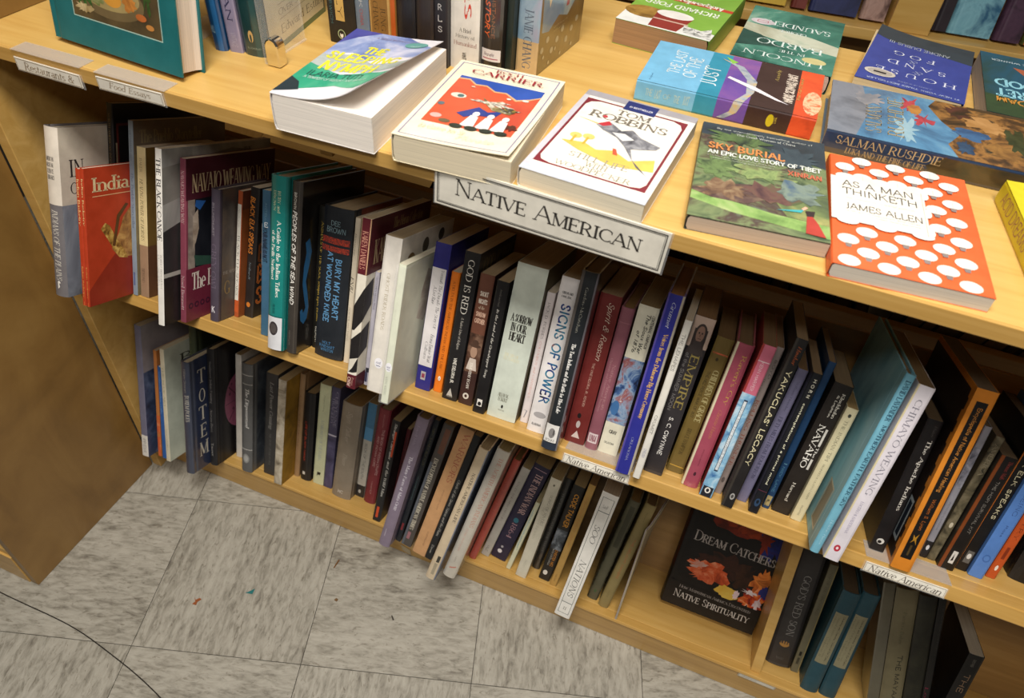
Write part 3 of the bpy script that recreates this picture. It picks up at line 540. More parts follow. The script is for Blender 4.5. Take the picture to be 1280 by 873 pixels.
K('b_umbrella','hc','#1e1d20','thin black hardcover with a pink half-round fan on its cover',[
 T('S','Southwest Indian Painting',.35,.55,.7,.9,'#8a8684','s'),T('S','Arizona Press',.35,.3,.65,.5,'#8a8684','s'),T('S','Tanner',.35,.08,.65,.2,'#b0aca8','s'),
 R('F',.1,0,1,1,'#151215'),E('F',.38,.48,.24,.24,'#8c4c64',28),R('F',.15,.48,.6,.485,'#54283a'),G('F',[(.38,.48),(.2,.62),(.21,.63)],'#54283a'),G('F',[(.38,.48),(.2,.34),(.21,.33)],'#54283a'),E('F',.22,.56,.015,.012,'#54283a'),E('F',.27,.42,.015,.012,'#54283a'),E('F',.25,.64,.012,.01,'#54283a')],D=.19,pages='#a08c68')
K('b_white','pb','#cfc9c0','plain off-white spined book without lettering left of the grey banded hardcover',[],D=.14,pages='#8a7450')
K('b_dispo','hc','#5c5c5c','grey hardcover with silver bands and flowing white script title',[
 T('S','The Dispossessed',.35,.42,.75,.78,'#e4e2de','I'),R('S',0,.9,1,.906,'#b0aeaa'),R('S',0,.82,1,.826,'#b0aeaa'),R('S',0,.215,1,.222,'#b0aeaa'),E('S',.5,.13,.3,.045,'#8c8c8a'),E('S',.5,.13,.2,.03,'#a8a8a6'),
 R('F',.1,0,1,1,'N:#23262c,#3c4148,#5c6268:18')],D=.15,pages='#907858')
K('b_last','pb','#353434','charcoal paperback with slanting grey script down the spine',[T('S','Last Power Coming',.3,.46,.7,.92,'#8c8a86','I'),T('S','THE STORY OF THE PEOPLE',.45,.1,.6,.42,'#6a6864','s')],D=.14,pages='#a08a62')
K('b_birch','pb','#a89c88','mottled birch-bark patterned spine with a gold-brown cover',[R('S',0,0,1,1,'N:#6d6252,#b5aa96,#d8d0c0:30'),R('S',0,.9,1,.91,'#8a7f6a'),R('F',0,0,1,1,'N:#5c4414,#8c6a20,#a8802c:16')],D=.14,pages='#a08a62')
K('b_brown','hc','#9a7a58','tan-brown hardcover squeezed left of the black book with red lettering',[T('S','LAND OF THE PEOPLE',.3,.3,.6,.8,'#6a4c30','s')],D=.13,pages='#8a6c44')
K('b_blackred','hc','#1c1b1d','short black hardcover with red-orange vertical lettering',[T('S','LIFE OF BLACK HAWK',.25,.22,.45,.68,'#b8402a','G'),R('S',.25,.065,.5,.1,'#d8d4cc'),R('S',.62,0,.66,1,'#38373a')],D=.13,pages='#806844')
K('b_pale','pb','#ccd0ab','pale green paperback with a small black horse at the foot of its spine',[T('S','Prairie Song',.4,.74,.58,.9,'#7c8060','s'),T('S','A CHRONICLE OF THE PLAINS',.35,.25,.62,.66,'#a8b0b0','s'),G('S',[(.35,.08),(.45,.1),(.62,.095),(.7,.12),(.66,.13),(.5,.125),(.4,.13),(.36,.11)],'#1c1c18')],D=.14,pages='#a89870')
K('b_chey','pb','#4c4864','violet-blue paperback with two lines of grey capitals and a pale band',[T('S','CHEYENNE',.55,.62,.85,.96,'#a8a2b4','s'),T('S','TRAGEDY',.2,.64,.5,.9,'#a8a2b4','s'),R('S',0,.53,1,.545,'#c9c4d4'),R('S',0,0,1,.5,'N:#34304c,#4c4868,#6a6688:22')],D=.14,pages='#8a7450')
K('b_taupe','hc','#8c8070','thick taupe clothbound volume with faded silver script',[T('S','Sign Talker',.3,.6,.62,.92,'#b5aa9a','h'),T('S','Thom',.38,.36,.6,.48,'#b5aa9a','h'),T('S','HC',.35,.05,.62,.085,'#d0c8bc','G',0),R('F',.1,0,1,1,'#6a6052')],D=.155,pages='#76582c')
K('b_bluewhite','pb','#bdb8ac','paperback banded blue above, off-white in the middle and black at the foot',[R('S',0,.62,1,1,'#4a7a9c'),R('S',0,.62,1,.75,'#5c94bc'),R('S',0,0,1,.13,'#2c2a2a'),T('S','BOOK OF THE SOUTH',.3,.2,.6,.58,'#5a5854','g'),E('S',.45,.06,.16,.02,'#b8b4ac')],D=.14,pages='#8a7450')
K('b_red','hc','#7c2c34','crimson clothbound book with white capitals on two lines',[T('S','THE BOOK OF INDIAN CRAFTS',.6,.32,.78,.8,'#d8b8b4','g'),T('S','AND INDIAN LORE',.3,.4,.48,.72,'#d8b8b4','g'),T('S','SALOMON',.5,.82,.62,.95,'#b88a88','g'),T('S','HARPER',.45,.1,.58,.24,'#c8a09c','g')],D=.15,pages='#8a7450')
K('b_strange','pb','#201e1f','black paperback with jagged white lettering and orange marks, below the plastic sleeved book',[T('S','Strange Chevalier and the Wild Man',.35,.26,.75,.97,'#dcd8d0','I'),R('S',.62,.66,.86,.9,'#c84a24'),R('S',.3,.04,.62,.15,'#c84a24')],D=.15,pages='#8a7450')
K('b_redblack','pb','#4c1a1e','narrow dark red paperback half hidden behind a lavender spine',[T('S','RED POWER ESSAYS',.35,.3,.7,.9,'#201416','S')],D=.13,pages='#8a7450')
K('b_many','hc','#85788a','tall lavender hardcover leaning right with a white title, sticking out of the shelf',[T('S','The Many Faces of Mata Ortiz',.36,.3,.7,.72,'#e0dae4','S'),T('S','Lowell Mills',.3,.8,.5,.94,'#a89cac','s'),R('S',.34,.08,.38,.14,'#c9c0cc'),R('F',.1,0,1,1,'N:#1c2030,#5c5a70,#8a8498:20')],D=.2,pages='#705c3c')
K('b_gold','pb','#1c2026','slender black spine with dull gold letters beside the lavender one',[T('S','ARCHAEOLOGY',.35,.64,.75,.95,'#6a6444','s'),T('S','Southwest',.4,.36,.6,.56,'#5c7a7c','s'),R('S',.3,.1,.7,.16,'#7c2c30')],D=.17,pages='#705c3c')
K('b_tribes','pb','#4e4844','grey-brown encyclopedia with uneven white capitals and a rust head panel',[R('S',.35,.78,.85,.97,'#6d4838'),T('S','ENCYCLOPEDIA OF NATIVE AMERICAN TRIBES',.3,.14,.68,.74,'#c9c2b0','S'),R('S',0,0,.25,.7,'#5c6068'),R('S',.3,.06,.6,.12,'#9a6a70')],D=.18,pages='#806a48')
K('b_warriors','pb','#c99a6c','peach-coloured paperback headed WARRIORS in brick-red capitals',[T('S','WARRIORS',.45,.6,.85,.97,'#a3483a','s'),T('S','NAVAJO CODE TALKERS',.5,.38,.6,.54,'#8a6448','g'),T('S','NORTHLAND',.55,.08,.66,.2,'#6a4630','g')],D=.18,pages='#907650')
K('b_black25','pb','#1a1c1f','slender black paperback leaning between the peach and cream spines',[T('S','Chiefs of the Sioux Nation and the Plains',.35,.2,.7,.66,'#c9c5bc','i'),T('S','Dover',.35,.05,.65,.12,'#c9c5bc','g')],D=.18,pages='#806a48')
K('b_nal','hc','#d3c0a2','cream jacketed hardcover lettered NATIVE AMERICAN LIFE, reaching furthest toward the floor',[T('S','NATIVE AMERICAN LIFE',.42,.46,.68,.83,'#2c2624','S'),R('S',.45,.14,.75,.19,'#2c2a24'),R('S',.4,.04,.7,.13,'#a89c84'),R('F',0,0,1,1,'N:#3c4c6a,#6a7a98,#8a94a8:12'),R('S',.9,0,1,1,'#7c8498')],gloss=True,D=.22,pages='#8f7c5c')
K('b_nai','hc','#c4bdb0','large off-white hardcover with salmon capitals down the spine',[T('S','THE NORTH AMERICAN INDIANS',.45,.42,.76,.95,'#c07a68','s'),T('S','IN EARLY PHOTOGRAPHS',.35,.22,.5,.4,'#c89a8c','s'),T('S','FLEMING',.45,.13,.55,.18,'#8a8078','s'),G('S',[(.3,.07),(.8,.09),(.8,.1),(.3,.08)],'#c07a68'),R('F',.1,0,1,1,'#b5ae9e')],gloss=True,D=.2,pages='#8c7c54')
K('b_coral','hc','#ad4438','coral red hardcover in shiny film leaning right',[T('S','THE LAST DAYS OF THE SIOUX NATION',.4,.3,.6,.85,'#7c2a24','g')],gloss=True,D=.16,pages='#6e5630')
K('b_grey29','pb','#aca89f','plain pale grey paperback between coral and navy spines',[T('S','UTLEY THE NEW HISTORY',.35,.4,.55,.85,'#5a5854','s'),T('S','YALE',.3,.05,.6,.12,'#5a5854','g')],D=.14,pages='#8a7650')
K('b_war','pb','#231e38','midnight purple paperback titled THE INDIAN WAR in pale pink capitals',[T('S','THE INDIAN WAR',.38,.5,.78,.92,'#c9a8a4','s'),T('S','1864',.38,.24,.7,.4,'#b89098','s'),E('S',.5,.43,.16,.025,'#2c6a7c'),E('S',.42,.08,.14,.02,'#dcd8dc'),E('S',.45,.13,.08,.012,'#a8a4a8'),R('S',.1,.955,.9,.96,'#a88a94')],D=.15,pages='#8a7650')
K('b_pale31','pb','#cfceb0','short thin pale yellow-green booklet leaning against the navy spine',[T('S','medicine wheel',.3,.3,.7,.85,'#7c98a0','g'),R('S',.2,.35,.4,.9,'#a8b8b0')],D=.12,pages='#a89870')
K('b_song','pb','#cbc5b2','off-white paperback titled in soft grey capitals right of the midnight purple one',[T('S','SONG OF RIVERS',.5,.55,.75,.85,'#6a6658','s'),T('S','THE PEOPLE OF THE NORTH',.25,.4,.45,.72,'#a8a28e','s'),T('S','PRESS',.4,.1,.56,.18,'#a8a28e','g'),E('S',.5,.94,.08,.01,'#5a5648')],D=.15,pages='#8a7650')
K('b_blk33','hc','#1c1c1c','black hardcover in wrinkled film set back from its neighbours',[T('S','THE LAKOTA AND THE WEST',.35,.2,.6,.85,'#6a6864','s')],gloss=True,D=.13,pages='#7a6440')
K('b_code','pb','#1d1b18','black paperback headed CODE TALKER in orange-yellow capitals with a photograph below',[T('S','CODE TALKER',.36,.58,.78,.92,'#c98a2c','G'),R('S',0,.34,1,.55,'N:#1c1e22,#4c5258,#9aa0a8:50'),T('S','CHESTER NEZ',.55,.16,.78,.34,'#b8782c','G'),T('S','WITH JUDITH AVILA',.3,.16,.46,.34,'#b8b4ac','g'),E('S',.4,.08,.2,.025,'#d8d4cc')],D=.14,pages='#8a7650')
K('b_tan35','pb','#b08c4c','golden tan paperback with faint red script in front of a purple-brown cover',[T('S','American Indian Stories',.3,.4,.7,.9,'#b0683c','h'),T('S','PENGUIN',.35,.05,.6,.12,'#7a5a30','g'),R('F',0,0,1,1,'#5c3438')],D=.15,pages='#7c5c34')
K('b_soo','pb','#ebe8e1','wide white spine boxed with thin black lines and lettered SOO NATIONS',[
 Ou('S',.15,.03,.85,.965,.025,'#3a4a48'),R('S',.15,.86,.85,.864,'#3a4a48'),R('S',.15,.12,.85,.124,'#3a4a48'),T('S','SOO',.32,.62,.68,.76,'#2c302e','i'),T('S','NATIONS',.32,.17,.7,.48,'#2c302e','i'),T('S','Sault',.3,.89,.65,.915,'#b0aca4','i',0),T('S','II',.4,.06,.6,.085,'#8a8880','s',0),R('F',0,0,1,1,'#8a8478')],D=.2,pages='#8d7d68',gloss=True)
K('b_olive37','hc','#55523f','worn dark olive hardcover with battered black edges right of the SOO NATIONS spine',[R('S',.0,0,.12,.8,'N:#14140f,#3c3a2c,#55523f:90'),R('S',.88,0,1,.75,'N:#14140f,#3c3a2c,#55523f:90'),R('S',.3,.55,.75,.95,'#3e3c2c'),E('S',.5,.09,.1,.015,'#3a5a34')],D=.14,pages='#6a4f24')
K('b_tan38','hc','#8a7a4e','tan cloth hardcover with a faded orange line of lettering, last before the gap',[T('S','THE DELIGHT MAKERS',.42,.3,.62,.68,'#b8562c','g'),T('S','Bandelier',.45,.84,.55,.93,'#6a5c38','g'),T('S','DODD',.4,.1,.52,.17,'#6a5c38','g')],D=.15,pages='#5c4424')
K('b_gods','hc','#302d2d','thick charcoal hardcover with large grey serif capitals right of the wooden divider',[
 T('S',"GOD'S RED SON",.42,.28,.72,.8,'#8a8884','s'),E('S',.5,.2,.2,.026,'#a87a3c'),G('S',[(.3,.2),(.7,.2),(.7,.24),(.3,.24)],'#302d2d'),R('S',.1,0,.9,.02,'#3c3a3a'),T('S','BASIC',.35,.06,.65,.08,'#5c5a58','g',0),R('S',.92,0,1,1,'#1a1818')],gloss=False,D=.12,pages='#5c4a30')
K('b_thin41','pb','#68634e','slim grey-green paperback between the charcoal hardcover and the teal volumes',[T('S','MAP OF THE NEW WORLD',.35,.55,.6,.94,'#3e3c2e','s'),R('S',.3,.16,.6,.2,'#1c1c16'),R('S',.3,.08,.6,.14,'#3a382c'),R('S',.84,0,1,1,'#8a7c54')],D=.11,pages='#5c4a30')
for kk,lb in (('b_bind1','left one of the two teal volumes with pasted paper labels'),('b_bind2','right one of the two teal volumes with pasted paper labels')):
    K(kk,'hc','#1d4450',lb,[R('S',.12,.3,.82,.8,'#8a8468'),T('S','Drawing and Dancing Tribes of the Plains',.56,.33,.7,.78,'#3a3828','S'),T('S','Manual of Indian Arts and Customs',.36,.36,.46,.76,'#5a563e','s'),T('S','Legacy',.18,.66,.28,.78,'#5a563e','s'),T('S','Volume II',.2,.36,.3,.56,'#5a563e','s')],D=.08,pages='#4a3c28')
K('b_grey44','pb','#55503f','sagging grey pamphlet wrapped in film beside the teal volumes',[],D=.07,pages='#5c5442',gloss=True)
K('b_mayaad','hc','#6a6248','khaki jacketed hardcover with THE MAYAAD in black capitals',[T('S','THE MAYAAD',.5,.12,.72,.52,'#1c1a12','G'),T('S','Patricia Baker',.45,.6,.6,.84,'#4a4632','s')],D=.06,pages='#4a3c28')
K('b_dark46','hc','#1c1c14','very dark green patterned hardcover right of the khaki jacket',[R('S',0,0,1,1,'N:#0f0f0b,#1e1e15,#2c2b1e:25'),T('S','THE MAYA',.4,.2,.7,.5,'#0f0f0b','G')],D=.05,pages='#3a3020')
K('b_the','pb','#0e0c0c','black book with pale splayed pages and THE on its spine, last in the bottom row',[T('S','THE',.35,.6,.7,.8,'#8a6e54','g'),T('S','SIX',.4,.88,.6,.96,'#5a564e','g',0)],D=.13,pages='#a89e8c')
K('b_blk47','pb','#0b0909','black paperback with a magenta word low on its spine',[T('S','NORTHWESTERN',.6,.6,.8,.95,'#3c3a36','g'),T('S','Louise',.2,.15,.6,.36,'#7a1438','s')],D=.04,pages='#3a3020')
# measured placement on the shelves: x, y, z of the spine foot, thickness, height, lean in degrees, set-back along the slope
PLACE={
'indplains':(-0.8778, 0.5233, 0.5853, 0.0242, 0.2459, -2.4, -0.0858),
'basket1':(-0.8325, 0.5204, 0.5861, 0.0073, 0.2005, -2.3, -0.0888),
'basket2':(-0.8253, 0.5203, 0.5861, 0.0056, 0.2027, -2.24, -0.0889),
'pueblo':(-0.8167, 0.5929, 0.5554, 0.0094, 0.2652, -2.35, -0.0101),
'horses':(-0.8027, 0.5967, 0.554, 0.0165, 0.2307, -2.44, -0.006),
'canoe':(-0.7146, 0.5397, 0.578, 0.0111, 0.2546, -2.57, -0.0679),
'navajo':(-0.7019, 0.5669, 0.5664, 0.0103, 0.2423, -2.32, -0.0383),
'greyowl':(-0.6748, 0.5982, 0.5533, 0.0146, 0.2026, -2.48, -0.0044),
'elkwhite':(-0.6627, 0.6309, 0.5392, 0.0083, 0.1994, -1.68, 0.0312),
'elkdark':(-0.65, 0.6425, 0.5343, 0.0156, 0.207, -0.89, 0.0438),
'blueeq':(-0.5923, 0.6073, 0.5496, 0.0132, 0.2198, -3.97, 0.0054),
'teal':(-0.5529, 0.5818, 0.5608, 0.0272, 0.2535, -3.53, -0.0225),
'peoples':(-0.5301, 0.5871, 0.5582, 0.0171, 0.2512, -3.29, -0.0165),
'animals':(-0.5152, 0.6232, 0.5427, 0.0112, 0.2164, -3.1, 0.0227),
'bury':(-0.4827, 0.6086, 0.5495, 0.0455, 0.2253, -2.3, 0.0066),
'enju':(-0.4547, 0.6115, 0.5475, 0.0082, 0.2187, -2.39, 0.0102),
'karen':(-0.4098, 0.5533, 0.5722, 0.0137, 0.2412, -1.87, -0.0531),
'gretchen':(-0.3984, 0.574, 0.5633, 0.0066, 0.1676, -2.02, -0.0306),
'ghost':(-0.3793, 0.5648, 0.5674, 0.0239, 0.2239, -1.05, -0.0407),
'palegreen':(-0.3545, 0.5482, 0.5742, 0.0105, 0.1989, -1.0, -0.0586),
'yermah':(-0.3303, 0.6123, 0.5473, 0.0228, 0.219, -1.35, 0.0109),
'orange':(-0.31, 0.6198, 0.5439, 0.0126, 0.1828, -1.3, 0.0192),
'godred':(-0.2867, 0.6103, 0.5481, 0.0221, 0.2196, -1.45, 0.0088),
'shortn':(-0.2634, 0.6126, 0.5471, 0.0204, 0.1954, -1.17, 0.0113),
'grass':(-0.2389, 0.6034, 0.5508, 0.0169, 0.1963, -0.85, 0.0014),
'sorrow':(-0.2063, 0.6082, 0.5489, 0.0419, 0.2263, -0.63, 0.0065),
'forbes':(-0.176, 0.6202, 0.5437, 0.0113, 0.1948, -1.26, 0.0196),
'signs':(-0.1542, 0.6064, 0.5496, 0.0247, 0.2262, -0.67, 0.0046),
'taos':(-0.1256, 0.579, 0.5613, 0.022, 0.2499, -1.02, -0.0252),
'spirit':(-0.0999, 0.6131, 0.5468, 0.0281, 0.218, -0.93, 0.0119),
'pinkna':(-0.0757, 0.6129, 0.5468, 0.0167, 0.2082, -0.83, 0.0117),
'sioux':(-0.0527, 0.6153, 0.5458, 0.0263, 0.2171, -0.4, 0.0142),
'grumet':(-0.0242, 0.5848, 0.5587, 0.0205, 0.2511, -0.32, -0.0188),
'lenapes':(-0.0058, 0.5834, 0.5593, 0.0092, 0.2253, 0.6, -0.0203),
'empire':(0.0123, 0.6078, 0.549, 0.025, 0.2269, 0.55, 0.0062),
'grace':(0.0386, 0.6285, 0.5405, 0.0219, 0.2017, 1.99, 0.0286),
'raven':(0.0617, 0.6084, 0.549, 0.0214, 0.2095, 1.83, 0.0066),
'father':(0.084, 0.5972, 0.5538, 0.0166, 0.2198, 2.48, -0.0055),
'rolling':(0.099, 0.6152, 0.5459, 0.0096, 0.2158, 2.24, 0.0141),
'yakug':(0.1122, 0.5915, 0.5562, 0.0141, 0.2407, 2.76, -0.0117),
'fifty':(0.1303, 0.6159, 0.5458, 0.0124, 0.1971, 3.1, 0.0148),
'horn':(0.1454, 0.5988, 0.553, 0.0117, 0.2039, 2.56, -0.0037),
'nick':(0.1615, 0.6198, 0.5439, 0.0089, 0.2155, 2.03, 0.0191),
'navaho2':(0.1803, 0.6201, 0.5443, 0.0226, 0.1926, 3.13, 0.0192),
'tipi':(0.2, 0.6158, 0.5459, 0.0134, 0.1686, 3.09, 0.0147),
'mother':(0.2203, 0.5629, 0.5683, 0.0107, 0.247, 3.34, -0.0428),
'chimayo':(0.2394, 0.5588, 0.5702, 0.0177, 0.2406, 3.09, -0.0473),
'apache':(0.2988, 0.6115, 0.5475, 0.0171, 0.1875, -1.45, 0.0102),
'encyc':(0.3235, 0.5894, 0.5569, 0.0222, 0.2458, -0.95, -0.0139),
'farris':(0.3587, 0.6346, 0.5376, 0.008, 0.1902, -0.94, 0.0353),
'olive':(0.3684, 0.6351, 0.5374, 0.0098, 0.1822, 1.22, 0.0358),
'hopi':(0.3831, 0.6255, 0.5416, 0.0182, 0.1658, 1.31, 0.0253),
'elk3':(0.4029, 0.6353, 0.5374, 0.0147, 0.2, 1.72, 0.036),
'human':(0.4192, 0.6309, 0.5393, 0.0164, 0.21, 1.72, 0.0311),
'country':(0.4395, 0.6411, 0.5349, 0.0113, 0.2, 1.72, 0.0423),
'blacklogo':(0.4838, 0.6574, 0.5279, 0.0376, 0.24, 0.37, 0.06),
'b_lav':(-0.9357, 0.5653, 0.1003, 0.0156, 0.288, -2.71, -0.0717),
'b_orange':(-0.9145, 0.5796, 0.0946, 0.0082, 0.2379, -2.47, -0.0563),
'b_bluethin':(-0.9027, 0.5786, 0.0951, 0.009, 0.2069, -3.01, -0.0574),
'b_cream':(-0.8895, 0.5755, 0.0963, 0.0104, 0.2495, -3.52, -0.0607),
'b_totem':(-0.8308, 0.5693, 0.099, 0.0185, 0.2457, -3.67, -0.0675),
'b_umbrella':(-0.8123, 0.6121, 0.0825, 0.0171, 0.2613, -3.54, -0.0216),
'b_white':(-0.7894, 0.6574, 0.065, 0.0138, 0.2381, -3.05, 0.0269),
'b_dispo':(-0.7475, 0.6297, 0.0758, 0.0242, 0.2458, -2.59, -0.0028),
'b_last':(-0.7058, 0.644, 0.0702, 0.0261, 0.2334, -1.91, 0.0125),
'b_birch':(-0.6739, 0.6289, 0.0757, 0.0179, 0.2391, -1.24, -0.0035),
'b_brown':(-0.6586, 0.6684, 0.0605, 0.0115, 0.2394, -1.11, 0.0388),
'b_blackred':(-0.6372, 0.6686, 0.0606, 0.0239, 0.2046, -1.64, 0.039),
'b_pale':(-0.6087, 0.6697, 0.0601, 0.0238, 0.233, -0.98, 0.0402),
'b_chey':(-0.5868, 0.6707, 0.0596, 0.0185, 0.2351, -0.88, 0.0413),
'b_taupe':(-0.549, 0.6604, 0.0637, 0.0413, 0.2202, 0.68, 0.0302),
'b_bluewhite':(-0.5184, 0.68, 0.056, 0.0184, 0.2228, 0.78, 0.0512),
'b_red':(-0.4932, 0.6753, 0.0582, 0.0248, 0.2246, 2.02, 0.0461),
'b_strange':(-0.4541, 0.6359, 0.0732, 0.0162, 0.2372, 2.82, 0.0039),
'b_redblack':(-0.4409, 0.6708, 0.0597, 0.0088, 0.2032, 2.94, 0.0413),
'b_many':(-0.4086, 0.5867, 0.0931, 0.0221, 0.2993, 6.96, -0.0491),
'b_gold':(-0.3917, 0.6095, 0.0836, 0.0101, 0.2882, 7.06, -0.0245),
'b_tribes':(-0.3732, 0.6065, 0.0856, 0.02, 0.2894, 8.23, -0.028),
'b_warriors':(-0.3424, 0.5985, 0.0893, 0.0259, 0.3014, 8.99, -0.0367),
'b_black25':(-0.3219, 0.597, 0.0889, 0.0132, 0.296, 8.96, -0.038),
'b_nal':(-0.2974, 0.5574, 0.1046, 0.0186, 0.3053, 9.23, -0.0806),
'b_nai':(-0.2705, 0.5776, 0.0972, 0.0233, 0.3011, 9.44, -0.0591),
'b_coral':(-0.2505, 0.6399, 0.0726, 0.0142, 0.2471, 9.62, 0.0079),
'b_grey29':(-0.2322, 0.6587, 0.0656, 0.0162, 0.2228, 10.0, 0.0279),
'b_war':(-0.2069, 0.663, 0.0653, 0.031, 0.2348, 9.9, 0.0321),
'b_pale31':(-0.1803, 0.6493, 0.0684, 0.0087, 0.1681, 8.21, 0.0181),
'b_song':(-0.1527, 0.6421, 0.0713, 0.0202, 0.2333, 4.51, 0.0104),
'b_blk33':(-0.1338, 0.6772, 0.0576, 0.0155, 0.2188, 4.41, 0.0481),
'b_code':(-0.1107, 0.657, 0.0656, 0.0213, 0.2249, 4.28, 0.0263),
'b_tan35':(-0.0913, 0.6521, 0.0671, 0.0126, 0.2407, 4.48, 0.0212),
'b_soo':(-0.0555, 0.5916, 0.0909, 0.0282, 0.2795, 3.99, -0.0437),
'b_olive37':(-0.0159, 0.6595, 0.0646, 0.0195, 0.2346, 4.83, 0.029),
'b_tan38':(0.0071, 0.6507, 0.0681, 0.0192, 0.2452, 5.48, 0.0196),
'b_gods':(0.3249, 0.6778, 0.0589, 0.0414, 0.2508, -5.64, 0.0482),
'b_thin41':(0.3543, 0.6762, 0.0579, 0.0133, 0.2382, -4.18, 0.0471),
'b_bind1':(0.3778, 0.6491, 0.0684, 0.0279, 0.2204, -2.33, 0.018),
'b_bind2':(0.4087, 0.6529, 0.0671, 0.0269, 0.2281, -3.0, 0.022),
'b_grey44':(0.4813, 0.6516, 0.0692, 0.0173, 0.267, -15.15, 0.02),
'b_mayaad':(0.507, 0.6523, 0.071, 0.032, 0.2668, -15.03, 0.02),
'b_dark46':(0.539, 0.652, 0.0703, 0.0263, 0.2691, -15.21, 0.02),
'b_blk47':(0.5595, 0.6513, 0.0684, 0.0109, 0.2749, -15.1, 0.02),
'blacktall':(-0.8584, 0.5974, 0.5533, 0.0115, 0.28, -2.4, -0.005),
'b_green':(-0.8705, 0.632, 0.0743, 0.0165, 0.3, -3.7, 0.0),
'b_the':(0.5765, 0.6413, 0.0707, 0.022, 0.197, -3.6, 0.01),
}
# books lying flat: x, y of the spine foot corner, thickness, height, width, heading in degrees
FLAT={
'nymph':(-0.4858, 0.5883, 0.042, 0.1893, 0.12, 91.65),
'carrier':(-0.3437, 0.591, 0.031, 0.1943, 0.1305, 92.79),
'robbins':(-0.2093, 0.6076, 0.022, 0.1995, 0.1338, 86.41),
'sky':(-0.0357, 0.6117, 0.016, 0.1965, 0.1351, 96.4),
'asaman':(0.1014, 0.5997, 0.016, 0.2054, 0.1408, 94.82),
'just':(0.0625, 0.8555, 0.026, 0.2135, 0.1293, -179.29),
'lincoln':(0.0748, 1.1898, 0.024, 0.2, 0.131, -91.49),
'ford':(-0.0721, 1.1915, 0.034, 0.2, 0.133, -95.38),
'fog':(0.251, 1.1806, 0.024, 0.188, 0.133, -96.73),
'dog':(0.3895, 1.1835, 0.026, 0.2, 0.132, -91.23),
'rushdie':(0.2999, 0.8437, 0.027, 0.225, 0.138, -178.59),
'acid':(0.2898, 0.6049, 0.026, 0.215, 0.14, 97.57),
}
# ------------------------------------------------------------ floor
TILE=.3048; TH=.2972
def tilemat():
    m,nt,b=newmat('vinyl tile marbled grey',.42)
    oi=nt.nodes.new('ShaderNodeObjectInfo'); tc=nt.nodes.new('ShaderNodeTexCoord')
    ad=nt.nodes.new('ShaderNodeVectorMath'); ad.operation='SCALE'; nt.links.new(oi.outputs['Location'],ad.inputs[0]); ad.inputs['Scale'].default_value=7.3
    s=nt.nodes.new('ShaderNodeVectorMath'); s.operation='ADD'; nt.links.new(tc.outputs['Object'],s.inputs[0]); nt.links.new(ad.outputs[0],s.inputs[1])
    mp=nt.nodes.new('ShaderNodeMapping'); mp.inputs['Scale'].default_value=(1,3.2,1); nt.links.new(s.outputs[0],mp.inputs[0])
    f=noise(nt,mp.outputs[0],34,8,.68,.5); g=noise(nt,mp.outputs[0],5,4,.6,.5)
    mx=nt.nodes.new('ShaderNodeMix'); mx.inputs[0].default_value=.35; nt.links.new(f,mx.inputs[2]); nt.links.new(g,mx.inputs[3])
    r=ramp(nt,mx.outputs[0],['#6a645a','#8b867a','#9f9a8e','#aba69a'],b,[.36,.44,.52,.62])
    sp=noise(nt,mp.outputs[0],42,4,.7,1.2)
    r2=ramp(nt,sp,[(.5,.47,.43,1),(1,1,1,1)],None,[.35,.41]); mm=nt.nodes.new('ShaderNodeMix'); mm.data_type='RGBA'; mm.blend_type='MULTIPLY'; mm.inputs[0].default_value=.75
    nt.links.new(r.outputs[0],mm.inputs[6]); nt.links.new(r2.outputs[0],mm.inputs[7]); nt.links.new(mm.outputs[2],b.inputs['Base Color'])
    bump(nt,f,b,.08,.0006); return m
TM_=tilemat(); grout,_,gb=newmat('dark tile joint',.9); gb.inputs['Base Color'].default_value=lin('#3b352e')
fl=MB(); fl.box(-3.4,-.8,-.04,2.2,3.4,-.003,grout); floor=fl.build('floor'); floor['kind']='structure'; floor['label']='grey marbled vinyl tile floor with dirty joints'
tm=MB(); hh=TILE/2-.0006; tm.box(-hh,-hh,-.003,hh,hh,0,TM_); t0=None
for i in range(-6,10):
    for j in range(-7,6):
        pu=(-2.0876+i+.5)*TILE; pv=(2.585+j+.5)*TILE
        X=math.cos(TH)*pu-math.sin(TH)*pv; Y=math.sin(TH)*pu+math.cos(TH)*pv
        if not(-2.1<X<1.3 and -.2<Y<2.4): continue
        if t0 is None: t0=tm.build('tile',floor); o=t0
        else: o=t0.copy(); COL.objects.link(o); o.parent=floor
        o.location=(X,Y,0); o.rotation_euler=(0,0,TH+(math.pi/2 if (i+j)%2 else 0))
